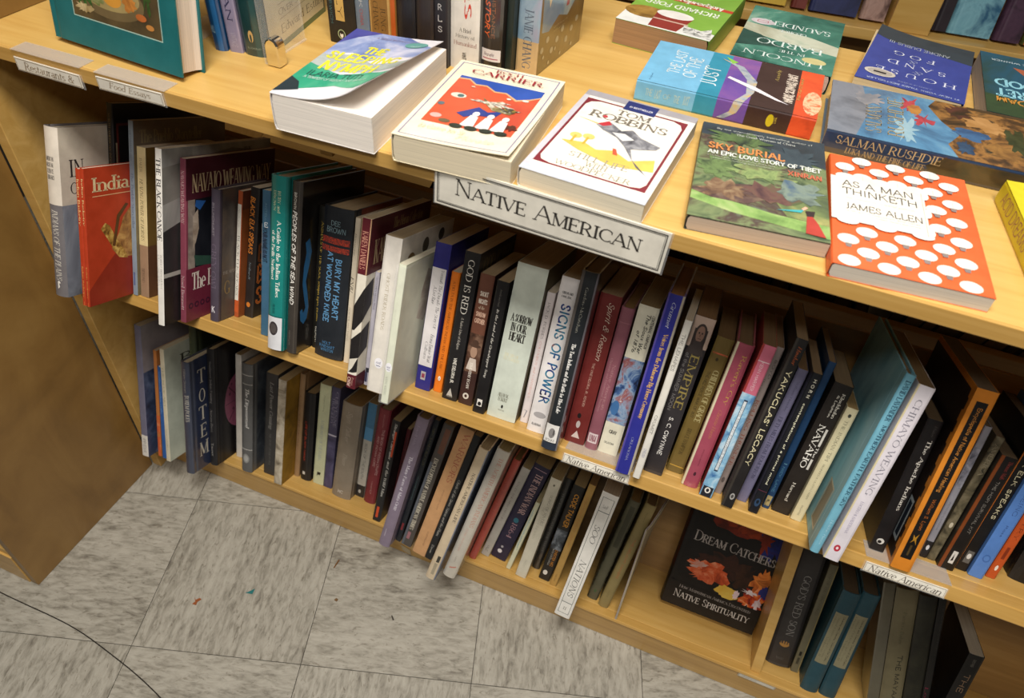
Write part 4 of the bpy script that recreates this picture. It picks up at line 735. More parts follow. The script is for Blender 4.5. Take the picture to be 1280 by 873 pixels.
# ------------------------------------------------------------ main double sided book island
TMd,TBd=R_(23),R_(21)
case=tag(empty('bookcase',(-.96,.632,0)),'birch plywood book island with a flat top and two back-tilted shelves','bookcase')
def part(name,mb,par=case,bevel=.0012,label=None):
    o=mb.build(name,par,bevel=bevel); o.matrix_parent_inverse=Matrix.Translation(-Vector(par.location)); 
    if label:o['label']=label
    return o
XL,XR=-.962,1.0; YF,YB=.600,1.165
m=MB(); m.box(XL,YF+.004,.909,XR,YB,.928,W_TOP); part('tabletop',m)
m=MB(); m.box(XL,YF,.909,XR,YF+.004,.9277,W_EDGE); part('edge_band',m,bevel=.0008)
m=MB(); m.box(-.9832,.6025,0,-.9625,1.165,.928,W_IN); part('side_panel',m)
m=MB(); m.box(1.0005,.603,0,1.0195,1.165,.928,W_IN); part('side_panel',m)
def slab(x0,x1,p0,ang,s0,s1,n0,n1,mat,m=None,sgn=1,yc=0):
    """board in the tilted shelf frame: s along the slope (into the case), n normal to it"""
    m=m or MB(); d=(math.cos(ang),-math.sin(ang)); n=(math.sin(ang),math.cos(ang))
    P=[]
    for (s,k) in ((s0,n0),(s1,n0),(s1,n1),(s0,n1)):
        y=p0[0]+s*d[0]+k*n[0]; z=p0[1]+s*d[1]+k*n[1]
        if sgn<0: y=2*yc-y
        P.append((y,z))
    vs=[(x,y,z) for x in (x0,x1) for y,z in P]
    fs=[(0,1,2,3),(7,6,5,4),(0,4,5,1),(1,5,6,2),(2,6,7,3),(3,7,4,0)]
    if sgn<0: fs=[f[::-1] for f in fs]
    m.add(vs,fs,mat); return m
PM=(.602,.551); PB=(.632,.074); YC=.8825
part('shelf',slab(XL+.0005,XR-.0005,PM,TMd,.019,.198,-.019,0,W_IN))
part('edge_strip',slab(XL+.0005,XR-.0005,PM,TMd,-.0085,.0188,-.0205,.0002,W_EDGE),bevel=.0015)
part('shelf_back',slab(XL+.0005,XR-.0005,PM,TMd,.188,.198,.0003,.217,W_BACK))
part('shelf',slab(XL+.0005,XR-.0005,PB,TBd,.019,.186,-.006,0,W_IN))
part('edge_strip',slab(XL+.0005,XR-.0005,PB,TBd,.0,.0188,-.006,.0002,W_EDGE),bevel=.0008)
part('shelf_back',slab(XL+.0005,XR-.0005,PB,TBd,.176,.186,.0003,.19,W_BACK))
m=MB(); m.box(XL,.632,.0,XR,.650,.064,W_EDGE); part('kick_board',m)
m=slab(.2790,.2955,PB,TBd,.010,.175,.0004,.37,W_IN); L_=R_(4.6)
m.v=[(x-math.tan(L_)*max(0,((y-PB[0])*math.sin(TBd)+(z-PB[1])*math.cos(TBd))),y,z) for x,y,z in m.v]
part('divider',m)
m=MB(); m.box(-.530,.722,.815,-.5115,1.04,.9088,W_EDGE); part('divider',m)
# far side of the island, glimpsed under the top
part('shelf',slab(XL+.0005,XR-.0005,PM,TMd,-.0085,.198,-.019,0,W_IN,sgn=-1,yc=YC))
part('shelf_back',slab(XL+.0005,XR-.0005,PM,TMd,.188,.198,.0003,.217,W_BACK,sgn=-1,yc=YC))
m=MB(); m.box(XL,1.115,.0,XR,1.133,.07,W_EDGE); part('kick_board',m)
m=MB(); m.box(-.972,.640,.9282,-.953,1.165,1.36,W_SHADE); part('upright_panel',m)
# ------------------------------------------------------------ neighbouring case at the left
lc=tag(empty('bookcase',(-1.2,.3,0)),'plain brown plywood end of a taller bookcase at the left, standing on the tiles','bookcase')
m=MB(); m.box(-1.0015,.298,0,-.9835,.6005,1.34,W_SHADE); part('side_panel',m,lc)
m=MB(); m.box(-1.60,.296,0,-1.0020,.314,.09,W_EDGE); part('kick_board',m,lc)
m=MB(); m.box(-1.60,.585,.02,-1.0020,.598,1.34,W_SHADE); part('back_panel',m,lc)
for z in (.09,.42,.75,1.08):
    m=MB(); m.box(-1.60,.300,z,-1.0020,.584,z+.018,W_IN); part('shelf',m,lc)
m=MB(); m.box(-1.6185,.298,0,-1.6005,.6005,1.34,W_SHADE); part('side_panel',m,lc)
# ------------------------------------------------------------ place the shelved books
def frame_matrix(X,Y,Z,loc):
    return Matrix(((X[0],Y[0],Z[0],loc[0]),(X[1],Y[1],Z[1],loc[1]),(X[2],Y[2],Z[2],loc[2]),(0,0,0,1)))
ABB={}
plastic,_,pb_=newmat('clear plastic',.12); pb_.inputs['Base Color'].default_value=(.9,.92,.93,1); pb_.inputs['Alpha'].default_value=.12
flap,_,pf_=newmat('scuffed clear plastic',.3); pf_.inputs['Base Color'].default_value=(.62,.60,.58,1); pf_.inputs['Alpha'].default_value=.30
def make(key,t,h,D,mw,group):
    kind,cov,pg,label,prints,o=BK[key]
    root=empty('paperback' if kind=='pb' else 'hardcover_book'); root.matrix_world=mw
    tag(root,label,'book',group)
    b=Book(kind,t,h,D,cov,pg,o.get('gloss',False),o.get('bulge'),o.get('curl'))
    b.prints(prints); b.body(root)
    if o.get('sleeve'):
        m=MB(); e=.0022; m.box(-t/2-e,-e-.001,-.0003,t/2+e,D+.006,h*.985,plastic); q=m.build('plastic_sleeve',root,bevel=.0012); q['label']='clear plastic sleeve'
    return root
def shelf_book(key,x,y,z,t,h,lean,s,which):
    ang=TMd if which=='M' else TBd; lim=(.187 if which=='M' else .175)-s-.0015
    o=BK[key][5]; D=min(o.get('D',.66*h),lim)
    l=R_(lean); n=(0,math.sin(ang),math.cos(ang)); d=(0,math.cos(ang),-math.sin(ang))
    X=(math.cos(l),-math.sin(l)*n[1],-math.sin(l)*n[2]); Z=(math.sin(l),math.cos(l)*n[1],math.cos(l)*n[2])
    return make(key,t,h,D,frame_matrix(X,d,Z,(x,y,z)),'books on the middle shelf' if which=='M' else 'books on the bottom shelf')
for k,(x,y,z,t,h,lean,s) in PLACE.items():
    shelf_book(k,x,y,z,t,h,lean,s,'B' if k.startswith('b_') else 'M')
# floppy pamphlet and face-out book in the gap of the bottom shelf
def shelfpt(x,s,n,p0=PB,ang=TBd): return (x,p0[0]+s*math.cos(ang)+n*math.sin(ang),p0[1]-s*math.sin(ang)+n*math.cos(ang))
pam=tag(empty('pamphlet',shelfpt(.035,.0,.0)),'limp pinkish-grey magazine standing curved on edge in the gap of the bottom shelf','magazine','books on the bottom shelf')
def sheet(name,off,mat,H=.245,W=.15,par=pam):
    vs=[];fs=[];N=12;th=.0016
    for side in (0,1):
        for i in range(N+1):
            for j in range(N+1):
                a,v=i/N,j/N; top=H*(1-.16*(1-a)*v) if v>.0 else 0
                x=.034+off+side*th+.010*math.sin(v*2.2)*a+.035*max(0,v-.6)*(a**.7)*1.4+.006*a
                p=shelfpt(x,.001+a*W,v*top+.0005); vs.append(p)
    Q=(N+1)**2
    for i in range(N):
        for j in range(N):
            q=i*(N+1)+j; fs.append((q,q+1,q+N+2,q+N+1)); fs.append((Q+q,Q+q+N+1,Q+q+N+2,Q+q+1))
    for j in range(N):
        for q in (j,N*(N+1)+j): fs.append((q,Q+q,Q+q+1,q+1))
        for q in (j*(N+1),j*(N+1)+N): fs.append((q,q+N+1,Q+q+N+1,Q+q))
    m=MB(); m.add(vs,fs,mat); o=m.build(name,par); o.matrix_parent_inverse=Matrix.Translation(-Vector(par.location)); return o
sheet('cover',0,M('N:#8a7c78,#a89c98,#b8aca4:9',True)); sheet('page_block',.0018,pagemat('#a89c80'),.243,.148)
K('dream','hc','#100e10','black hardcover shown face out in the gap, flame-coloured picture and white title',[
 BL('F',.55,.84,.42,.14,'N:#14080a,#5c1c10,#8a2c18,#24180e:20',3,.2),BL('F',.42,.84,.22,.08,'N:#3c120c,#a03818,#c04a24:34',5,.35),BL('F',.6,.78,.2,.06,'N:#5c1c10,#a8401c,#3c120c:34',6,.4),
 BL('F',.87,.76,.13,.16,'N:#101430,#1c2c7a,#3c1420:26',7,.35),BL('F',.78,.72,.06,.1,'N:#5c1c10,#8a2c18:40',8,.5),
 BL('F',.5,.44,.28,.09,'N:#14100e,#3c2018,#1a1210:30',9,.3),BL('F',.36,.35,.2,.085,'N:#8a2a14,#d85a2c,#f0a078:34',10,.28),BL('F',.24,.38,.08,.03,'N:#c8b0a8,#d87858:60',11,.5),BL('F',.3,.3,.1,.03,'N:#f08a5c,#c8401c:60',12,.5),
 BL('F',.6,.25,.12,.05,'N:#e8b83c,#f0d060:40',13,.2),BL('F',.7,.255,.03,.035,'#f0d8e0',14,.3),BL('F',.72,.4,.1,.09,'N:#1a0f0c,#4c2c1c:30',15,.35),
 BL('F',.89,.42,.09,.1,'N:#a84c1c,#e88a3c,#5c2410:40',16,.4),BL('F',.87,.27,.11,.09,'N:#2c1018,#c8401c,#f08a3c,#e8dce0:44',17,.4),BL('F',.95,.35,.04,.05,'#24307c',18,.4),BL('F',.92,.24,.04,.05,'N:#e8dce0,#c8a0b0:60',19,.6),BL('F',.82,.31,.06,.015,'#ece0e4',20,.6),
 R('F',0,0,1,.2,'#0c0a0c'),T('F','DREAM CATCHERS'.title(),.1,.555,.95,.635,'#a8a09a','c'),T('F','How Mainstream America Discovered',.13,.155,.9,.18,'#a39c98','c'),T('F','Native Spirituality',.1,.075,.92,.135,'#d8d2cc','c'),
 R('S',0,.3,1,.9,'N:#14080a,#3c1810,#24180e:30')],D=.17)
d_=(0,math.cos(R_(26)),-math.sin(R_(26))); n_=(0,math.sin(R_(26)),math.cos(R_(26)))
Xn=(0,-d_[1],-d_[2]); t_=.028
make('dream',t_,.262,.169,frame_matrix(Xn,(1,0,0),n_,(.1045,.711+t_/2*d_[1]+.0,.046+t_/2*d_[2]+.0145)),'books on the bottom shelf')
# ------------------------------------------------------------ books lying on the tabletop
Zt=.9281
SKYN='N:#2c3a30,#5a6a4a,#7c8a5c,#4a3a38,#6a7a68:9'
K('nymph','pb','#ece8e6','thick paperback, mountain picture cover curling up, lettered in bright yellow at the table edge',[
 R('F',0,0,1,1,'#e4e0e6'),G('F',[(0,1.0),(.0,0.571),(.25,0.661),(.5,0.571),(.8,0.661),(1,0.616),(1,0.842),(.62,1.0)],'N:#4c5c9c,#8c9cc8,#d8d8e8:12'),G('F',[(0,0.751),(.12,0.887),(.3,1.0),(0,1.0)],'#4a4c9a'),
 G('F',[(0,0.571),(.3,0.638),(.6,0.525),(1,0.571),(1,0.412),(.5,0.39),(0,0.367)],'N:#5c6660,#b4bcb8,#8c9890:10'),G('F',[(0,0.435),(.4,0.345),(.7,0.39),(1,0.345),(1,0.164),(.8,0.119),(.5,0.186),(.3,0.141),(0,0.051)],'N:#157a5c,#2a9a78,#66b894:14'),
 G('F',[(0,0.232),(0,0.028),(.2,0.096),(.12,0.186)],'#1c2c34'),
 T('F','THE',.34,0.672,.58,0.774,'#e8e23a','G'),T('F','SLEEPING',.06,0.531,.86,0.644,'#e8e23a','G'),T('F','NYMPH',.12,0.379,.72,0.503,'#e8e23a','G'),T('F','ILARIA TUTI',.1,0.282,.68,0.35,'#1e3a3c','g'),T('F','A TEMPEST OF HISTORY AND SECRETS',.1,0.243,.8,0.271,'#c8dcd4','g'),
 T('F','A TERESA BATTAGLIA NOVEL',.3,0.91,.8,0.938,'#8a86a8','g'),E('F',.8,.87,.13,.05,'#6aa39c',24),T('F','starred',.74,0.842,.86,0.864,'#cfe0dc','i')],pages='#efe7dd',curl=lambda a,v:.028*a**2.4*(1-.72*v))
K('carrier','pb','#e9dfc2','cream-bordered paperback with red-brown and blue picture overhanging the table edge',[
 R('F',.0,.0,1,1,'#ece3c8'),Ou('F',.035,.025,.965,.975,.012,'#8a84a0'),R('F',.12,.2,.9,.8,'N:#b8432a,#cf5a38,#c04a34:8'),
 G('F',[(.12,.8),(.12,.76),(.22,.77),(.3,.72),(.4,.73),(.5,.68),(.6,.69),(.72,.63),(.82,.67),(.9,.72),(.9,.8)],'#2c50a8'),
 G('F',[(.12,.765),(.22,.775),(.3,.725),(.4,.735),(.5,.685),(.6,.695),(.72,.635),(.82,.675),(.9,.725),(.9,.71),(.82,.655),(.72,.615),(.6,.68),(.5,.67),(.4,.72),(.3,.71),(.22,.76),(.12,.75)],'#d8a878'),
 E('F',.24,.55,.07,.03,'#d8d0c0'),E('F',.26,.55,.03,.02,'#4a6a6a'),E('F',.2,.28,.05,.025,'#d8a8a0'),E('F',.16,.42,.03,.02,'#5c6a70'),E('F',.3,.24,.05,.02,'#6a5a40'),
 G('F',[(.34,.35),(.48,.46),(.58,.42),(.7,.47),(.66,.38),(.5,.36),(.42,.32)],'#2c3e86'),G('F',[(.45,.58),(.6,.5),(.8,.5),(.76,.44),(.6,.45),(.5,.52)],'N:#2c2620,#8a7c50,#e0d8c8:60'),
 E('F',.8,.64,.03,.012,'#e8e0d0'),BL('F',.55,.53,.14,.03,'N:#1c1c18,#e0d8c8,#8a7c50:110',71,.6),BL('F',.74,.48,.07,.03,'N:#d8d0b8,#2c2c28,#a88c3c:110',72,.5),BL('F',.84,.3,.05,.03,'N:#6a2018,#3c3c28:90',73,.6),BL('F',.3,.68,.02,.008,'#e0b8a0',74,.4),E('F',.66,.62,.02,.01,'#e8e0d0')]+
 [q for i in range(3) for q in (G('F',[(.44+.13*i,.22),(.56+.13*i,.22),(.54+.13*i,.34),(.47+.13*i,.35)],'#ece8e2'),E('F',.505+.13*i,.37,.03,.028,'#f0ece6'))]+
 [E('F',.42+.13*i,.205,.055,.022,'#2c3328') for i in range(4)]+[
 T('F','ROCH',.38,.912,.64,.945,'#9a2430','S'),T('F','CARRIER',.18,.845,.86,.9,'#9a2430','S'),T('F','a beautiful fable and a gift of laughter',.2,.82,.8,.832,'#8a7c6c','i'),
 T('F','La Guerre Yes Sir',.15,.12,.55,.165,'#d8bf98','h'),T('F','Floralie',.5,.07,.82,.11,'#d8bf98','h')],pages='#ddd0b4',curl=lambda a,v:.006*(a**2)*(1-v)**2)
K('robbins','pb','#e9e4da','white paperback framed in maroon with a grey woodpecker drawing, over the large shelf sign',[
 R('F',0,0,1,1,'#ece6da'),R('F',0,.0,1,.055,'#c3c9d6'),R('F',0,.93,1,1,'#a39fa4'),R('F',.0,.93,.05,.055,'#c8c4cc'),
 Ou('F',.05,.10,.95,.9,.022,'#7c2530'),G('F',[(.05,.9),(.05,.78),(.1,.86),(.2,.895)],'#7c2530'),G('F',[(.95,.9),(.95,.78),(.9,.86),(.8,.895)],'#7c2530'),G('F',[(.05,.1),(.05,.2),(.1,.13),(.22,.105)],'#7c2530'),G('F',[(.95,.1),(.95,.2),(.9,.13),(.78,.105)],'#7c2530'),
 R('F',.38,.87,.66,.985,'#232f6c'),T('F','#1 BESTSELLER',.42,.91,.63,.93,'#dcdce4','G'),
 T('F','TOM',.36,.79,.66,.85,'#7c7468','S'),T('F','ROBBINS',.16,.7,.84,.775,'#7c7468','S'),
 G('F',[(.12,.37),(.3,.4),(.42,.36),(.55,.4),(.7,.34),(.88,.42),(.92,.3),(.6,.25),(.3,.31)],'#dcc05c'),E('F',.2,.45,.05,.03,'#dcc470'),E('F',.3,.47,.05,.03,'#dcc470'),R('F',.19,.37,.21,.45,'#c9a83c'),R('F',.29,.38,.31,.46,'#c9a83c'),
 G('F',[(.28,.62),(.36,.58),(.5,.54),(.6,.47),(.78,.3),(.9,.24),(.72,.36),(.66,.46),(.84,.52),(.86,.56),(.68,.6),(.58,.66),(.5,.62),(.38,.68)],'N:#4a4a50,#7c7c82,#a8a8ac:70'),
 G('F',[(.44,.58),(.54,.6),(.64,.56),(.56,.52)],'#dcdad8'),G('F',[(.28,.63),(.36,.69),(.4,.655),(.34,.62)],'#b8303a'),G('F',[(.1,.655),(.29,.64),(.29,.625)],'#d8c08c'),E('F',.3,.73,.02,.015,'#c04048'),G('F',[(.53,.42),(.56,.42),(.6,.36),(.56,.36)],'#c85a3c'),
 T('F','STILL LIFE',.26,.235,.74,.285,'#a39a84','s'),T('F','WITH',.42,.18,.6,.225,'#a39a84','s'),T('F','WOODPECKER',.2,.125,.82,.17,'#a39a84','s')],pages='#ddd3bc')
K('sky','pb','#3c443c','green and brown landscape paperback with orange and white title lines, flush with the table front',[
 R('F',0,0,1,1,'N:#222c28,#42543a,#76845a,#4c3834,#66705c:17:1.4'),G('F',[(0,1),(0,.86),(.5,.82),(1,.7),(1,1)],'N:#242c30,#34404a,#3c4a44:14'),G('F',[(0,.16),(.3,.1),(.7,.06),(1,.03),(1,.14),(.6,.16),(.3,.2),(0,.24)],'N:#5c7c40,#86a85c,#a8b87c:34'),
 G('F',[(.6,.3),(1,.45),(1,.14),(.7,.16)],'N:#a8a464,#6c7c4c,#4c5a40:22'),G('F',[(0,.24),(.2,.35),(.45,.4),(.6,.3),(.4,.2),(.15,.2)],'N:#3a2426,#5a4440,#8a745c:30'),BL('F',.25,.3,.16,.08,'N:#3a2426,#7c6048,#a08c6c:50',51,.5),BL('F',.55,.34,.2,.08,'N:#4a3034,#6c4c44,#54603c:40',52,.4),BL('F',.15,.5,.13,.1,'N:#34482c,#6c8450,#202c24:34',53,.4),BL('F',.5,.52,.2,.06,'N:#3c5438,#8ca064,#5c4840:34',54,.5),BL('F',.8,.4,.16,.1,'N:#4c6478,#7c8c80,#3c4c4c:28',55,.4),BL('F',.3,.86,.2,.07,'N:#3c4c34,#5c7444,#243028:30',56,.5),BL('F',.75,.75,.2,.09,'N:#2c3a44,#44545c:24',57,.4),
 G('F',[(.83,.04),(.97,.03),(.92,.14),(.88,.2),(.84,.19)],'#b0382c'),G('F',[(.84,.19),(.89,.2),(.9,.25),(.83,.24)],'#2c1c1c'),G('F',[(.82,.24),(.85,.27),(.83,.28),(.8,.25)],'#e0a890'),G('F',[(.62,.2),(.82,.245),(.8,.215)],'#3aa8b0'),
 T('F','By the internationally bestselling author of',.12,.925,.9,.95,'#c8ccc4','g'),T('F','The Good Women of China',.28,.89,.76,.915,'#c8ccc4','g'),
 T('F','SKY BURIAL',.07,.7,.68,.77,'#d88a4c','G'),T('F','AN EPIC LOVE STORY OF TIBET',.07,.64,.96,.685,'#dce0d8','G'),T('F','XINRAN',.7,.56,.96,.61,'#c8684c','G'),T('F','a remarkable heartbreaking story told',.07,.61,.6,.627,'#b8bcb0','g'),T('F','beautiful moving extraordinary',.12,.585,.6,.602,'#b8bcb0','g')],pages='#b8a694',curl=lambda a,v:.001*(1-v)**3)
def bulb(cx,cy):
    L=[E('F',cx,cy,.072,.040,'#ece7dd',20)]
    if cy>.075: L+=[G('F',[(cx-.024,cy-.034),(cx+.024,cy-.034),(cx+.016,cy-.064),(cx-.016,cy-.064)],'#8a7c78')]
    return L+[R('F',cx-.002,cy-.028,cx+.002,cy+.015,'#cfc8bc')]
def pattern():
    L=[]
    for r in range(12):
        for c in range(5):
            cx=.11+.25*c-(.125 if r%2 else 0); cy=.045+.083*r
            if cx<.075 or cx>.93 or cy>.96: continue
            if cx<.64 and .37<cy<.76: continue
            L+=bulb(cx,cy)
    return L
K('asaman','pb','#e2622c','orange paperback patterned with white light bulbs and a scalloped white title panel',pattern()+[
 R('F',.0,.36,.66,.76,'#ece7dc')]+[E('F',.11+.25*i,.36,.075,.03,'#ece7dc') for i in range(3)]+[E('F',.11+.25*i,.77,.075,.034,'#ece7dc') for i in range(3)]+[E('F',.66,.4+.165*i,.035,.04,'#ece7dc') for i in range(3)]+[
 T('F','AS A MAN',.08,.675,.58,.735,'#4c4844','g'),T('F','THINKETH',.08,.6,.6,.66,'#4c4844','g'),T('F','the complete original edition',.1,.555,.58,.573,'#b8b4ac','i'),T('F','JAMES ALLEN',.1,.465,.62,.52,'#5c5852','g'),T('F','with an introduction and notes',.1,.44,.6,.455,'#b8b4ac','g'),T('F','for modern readers everywhere',.26,.415,.6,.43,'#b8b4ac','g'),R('F',.64,.36,.645,.75,'#b8b4ac')],pages='#cdc2b2')
K('just','pb','#3a1f1c','paperback in blue, purple, brown and orange bands, its wide spine facing the table front',[]
 +[q for f in 'SF' for q in (R(f,0,.64,1,1,'#74b4d8'),R(f,0,.52,1,.66,'#2c8ca8'),R(f,0,.36,1,.54,'N:#4c3c8c,#6a4a9c,#8a5a9a:8'),R(f,0,.1,1,.37,'#3a2420'),R(f,0,0,1,.13,'N:#8a2c18,#d85028,#e06030:10'))]+[
 T('F','THE LAST',.3,.80,.86,.87,'#dce8ec','g'),T('F','OF THE',.28,.70,.76,.78,'#dce8ec','g'),T('F','JUST',.22,.58,.64,.67,'#dce8ec','g'),T('F','a novel',.05,.93,.2,.945,'#3c6a8c','g'),
 T('S','THE',.36,.90,.7,.94,'#a8c8cc','g',1),T('S','LAST',.3,.85,.74,.885,'#a8c8cc','g',1),T('S','OF',.36,.795,.62,.835,'#a8c8cc','g',1),T('S','THE',.3,.74,.66,.775,'#a8c8cc','g',1),T('S','JUST',.3,.685,.74,.72,'#a8c8cc','g',1),
 E('S',.5,.235,.3,.02,'#c8b41c'),T('S','2 95',.4,.2,.7,.215,'#b8a040','g',1),
 E('F',.3,.04,.25,.05,'N:#d85028,#f0c8a0,#e06030:90'),
 G('F',[(.88,.6),(.75,.5),(.5,.42),(.2,.4),(0,.45),(0,.4),(.25,.36),(.5,.36),(.78,.46)],'N:#5c6c8c,#a8b0b8,#d8b040:40'),G('F',[(.94,.58),(.8,.53),(.86,.5)],'#8cc44c'),G('F',[(.5,.52),(.38,.36),(.22,.22),(.16,.16),(.2,.24),(.34,.4),(.46,.53)],'#ece4e8'),
 G('S',[(1,.45),(1,.4),(.5,.42),(.1,.48),(.1,.52),(.5,.46)],'N:#5c6c8c,#a8b0b8,#d8b040:40'),
 T('F','ANDRE SCHWARZ-BART',.2,.145+.0,.85,.2,'#e0d0c0','G'),T('F','A novel by',.62,.24,.9,.27,'#c8b060','i'),T('F','Winner of the Prix Goncourt',.3,.11,.8,.13,'#c8b060','i')],pages='#b8a890')
K('lincoln','pb','#1d4a42','dark green woodland paperback lying upside down with white spaced title',[
 R('F',0,0,1,1,'N:#123830,#1f5a4e,#4c8a78,#a8c4b0:6'),G('F',[(0,.5),(.3,.42),(1,.36),(1,.52),(.6,.6),(0,.66)],'N:#8ca890,#c8ccb8,#a8a890:8'),G('F',[(.55,.7),(1,.8),(1,.5),(.8,.55)],'N:#123830,#28564c:14'),
 T('F','LINCOLN',.1,.84,.9,.92,'#dce8e4','s'),T('F','IN THE',.3,.74,.56,.785,'#dce8e4','s'),T('F','BARDO',.14,.6,.82,.7,'#dce8e4','s'),T('F','GEORGE',.35,.38,.64,.43,'#dce8e4','s'),T('F','SAUNDERS',.12,.24,.86,.33,'#dce8e4','s'),E('F',.2,.82,.12,.05,'#cfc68c'),E('F',.84,.3,.13,.055,'#c8c0c4'),Ou('F',.78,.28,.9,.32,.008,'#b04458')],pages='#c8a898')
K('ford','pb','#6c9a2c','green paperback pictured with a white drum and cookie, lying upside down near the standing row',[
 R('F',0,0,1,1,'N:#5c8c24,#7aa83c,#8cb84c:8'),G('F',[(0,1),(0,.88),(.4,.84),(1,.72),(1,1)],'#e0e0dc'),E('F',.8,.76,.22,.11,'N:#6a4c1c,#9a7430,#b8904a:30'),G('F',[(.3,.72),(.7,.66),(.66,.98),(.36,.98)],'#8c2c24'),E('F',.5,.7,.2,.07,'#e8e4e0'),E('F',.5,.7,.22,.08,'#8c2c24') if 0 else R('F',.3,.82,.68,.84,'#c8a898'),
 T('F','RICHARD FORD',.1,.5,.92,.58,'#e4ecd8','G'),R('F',0,.38,1,.43,'#c04028'),T('F','Independence Day',.1,.34,.9,.44,'#ece8d8','I'),G('F',[(.0,.98),(.3,.96),(.34,.84),(.16,.88),(.06,.8)],'N:#141c10,#e0e0dc,#1c2818:60')],pages='#9c7852')
K('fog','pb','#2a3a86','deep blue paperback lying upside down with white title and a pale oval seal',[
 R('F',0,0,1,1,'#2f3f90'),G('F',[(0,0),(1,0),(1,.2),(.8,.24),(.5,.2),(.3,.26),(0,.3)],'N:#16242c,#2c3a44,#24303c:6'),T('F','H O U S E',.1,.73,.86,.80,'#dce0ec','s'),T('F','&',.42,.66,.52,.70,'#a8b0d0','i'),T('F','S A N D',.22,.56,.78,.63,'#dce0ec','s'),T('F','&',.5,.49,.6,.53,'#a8b0d0','i'),T('F','F O G',.34,.39,.76,.46,'#dce0ec','s'),T('F','ANDRE DUBUS III',.22,.22,.84,.27,'#a8b0b8','g'),
 E('F',.8,.84,.15,.06,'#c8c0b4'),E('F',.8,.84,.12,.045,'#a8a098'),R('F',.74,.83,.86,.855,'#1c1c20'),T('F','#1 NEW YORK TIMES BESTSELLER',.05,.95,.9,.975,'#a8b4d8','G'),T('F','A NOVEL OF SUSPENSE',.3,.9,.62,.92,'#8c98c8','i')],pages='#cdb890',curl=lambda a,v:.008*(a**3)*(1-v))
K('dog','pb','#14343c','dark blue-green paperback with turquoise lettering at the right edge of the tabletop',[
 R('F',0,0,1,1,'N:#0c2c3c,#14506a,#1c3c2c:6'),G('F',[(0,1),(1,1),(1,.72),(0,.78)],'N:#1c2c1c,#34502c:10'),T('F','MARGARET',.1,.6,.9,.72,'#8cc8d8','G'),T('F','ATWOOD',.1,.44,.9,.56,'#8cc8d8','G'),T('F','MADDADDAM',.1,.74,.9,.82,'#c88a34','G'),T('F','BOOKER PRIZE WINNER',.1,.1,.9,.13,'#b8c8d0','G'),G('F',[(.1,.25),(.7,.2),(.6,.32),(.2,.34)],'#a85a3c')],pages='#bfae9c')
K('rushdie','hc','#5c7488','large film-wrapped hardcover, painted blue and gold cover, spine toward the viewer',[
 R('F',0,0,1,1,'N:#3c6084,#5a90b8,#86b4cc:14'),G('F',[(0,1),(.0,.86),(.5,.8),(1,.84),(1,1)],'N:#5c6470,#8a909c,#6c7888:9'),
 G('F',[(.0,.0),(.0,.38),(.2,.42),(.4,.36),(.6,.44),(.85,.5),(1,.46),(1,0)],'N:#24241c,#5a4028,#a87840,#34342a:32'),BL('F',.8,.6,.14,.045,'N:#6c3444,#c84c58,#8a2c3c:60',31,.6),BL('F',.55,.53,.1,.04,'N:#8a3444,#c84c58:60',32,.6),BL('F',.72,.57,.09,.035,'N:#c89048,#a05c3c:60',33,.2),BL('F',.45,.3,.1,.08,'N:#2c4c74,#4c7cac:40',34,.3),BL('F',.7,.2,.12,.1,'N:#a87840,#c89860:40',35,.5),BL('F',.25,.15,.1,.08,'N:#b88848,#7c5830:40',36,.5),BL('F',.5,.08,.2,.05,'N:#24301c,#4c5434:40',37,.5),BL('F',.85,.35,.1,.07,'N:#1c2418,#6c3c34:50',38,.5),BL('F',.2,.34,.12,.04,'N:#1c2c48,#3c5c7c:40',39,.4),BL('F',.3,.62,.2,.05,'N:#8ab4c8,#a8c8d4:30',40,.5),BL('F',.75,.8,.12,.07,'N:#a8a4a8,#6c7888:30',41,.4),
 T('F','Salman Rushdie',.25,.74,.9,.82,'#a89468','s',1) if 0 else T('F','RUSHDIE',.3,.62,.9,.72,'#a89468','s',1) if 0 else R('F',.95,.0,1,.3,'#4c3c28'),
 R('S',0,0,1,1,'#1e3350'),R('S',.0,.0,.25,1,'#4c4440'),G('S',[(0,0),(1,0),(1,.42),(.4,.5),(0,.46)],'N:#2c2c20,#4c3c24,#1c2420:20'),T('S','SALMAN RUSHDIE',.5,.44,.86,.94,'#c8a878','s'),T('S','LUKA AND THE FIRE OF LIFE',.14,.5,.4,.88,'#b09468','s'),T('F','SALMAN',.12,.74,.62,.82,'#a89c80','s'),T('F','RUSHDIE',.12,.63,.86,.71,'#b0a078','s')],gloss=True,bulge=.0006,pages='#bfb29c')
K('acid','pb','#cdb81a','bright yellow paperback with purple spine capitals, cut off by the right side of the picture',[
 T('S','ACID DREAMS',.3,.5,.85,.93,'#8a2c5c','t'),T('S','Martin A. Lee & Bruce Shlain',.3,.1,.6,.44,'#6a6420','g'),R('F',0,0,1,1,'#dccb22'),T('F','THE COMPLETE',.1,.9,.7,.94,'#5c6a1c','g'),T('F','ACID',.1,.6,.9,.8,'#8a2c5c','t')],pages='#cfc29a')
for k,(x,y,t,h,D,a) in FLAT.items():
    a=R_(a); u=(math.cos(a),math.sin(a),0); v=(math.sin(a),-math.cos(a),0)
    make(k,t,h,D,frame_matrix((0,0,1),v,u,(x,y,Zt+t/2)),'books lying flat on the tabletop')
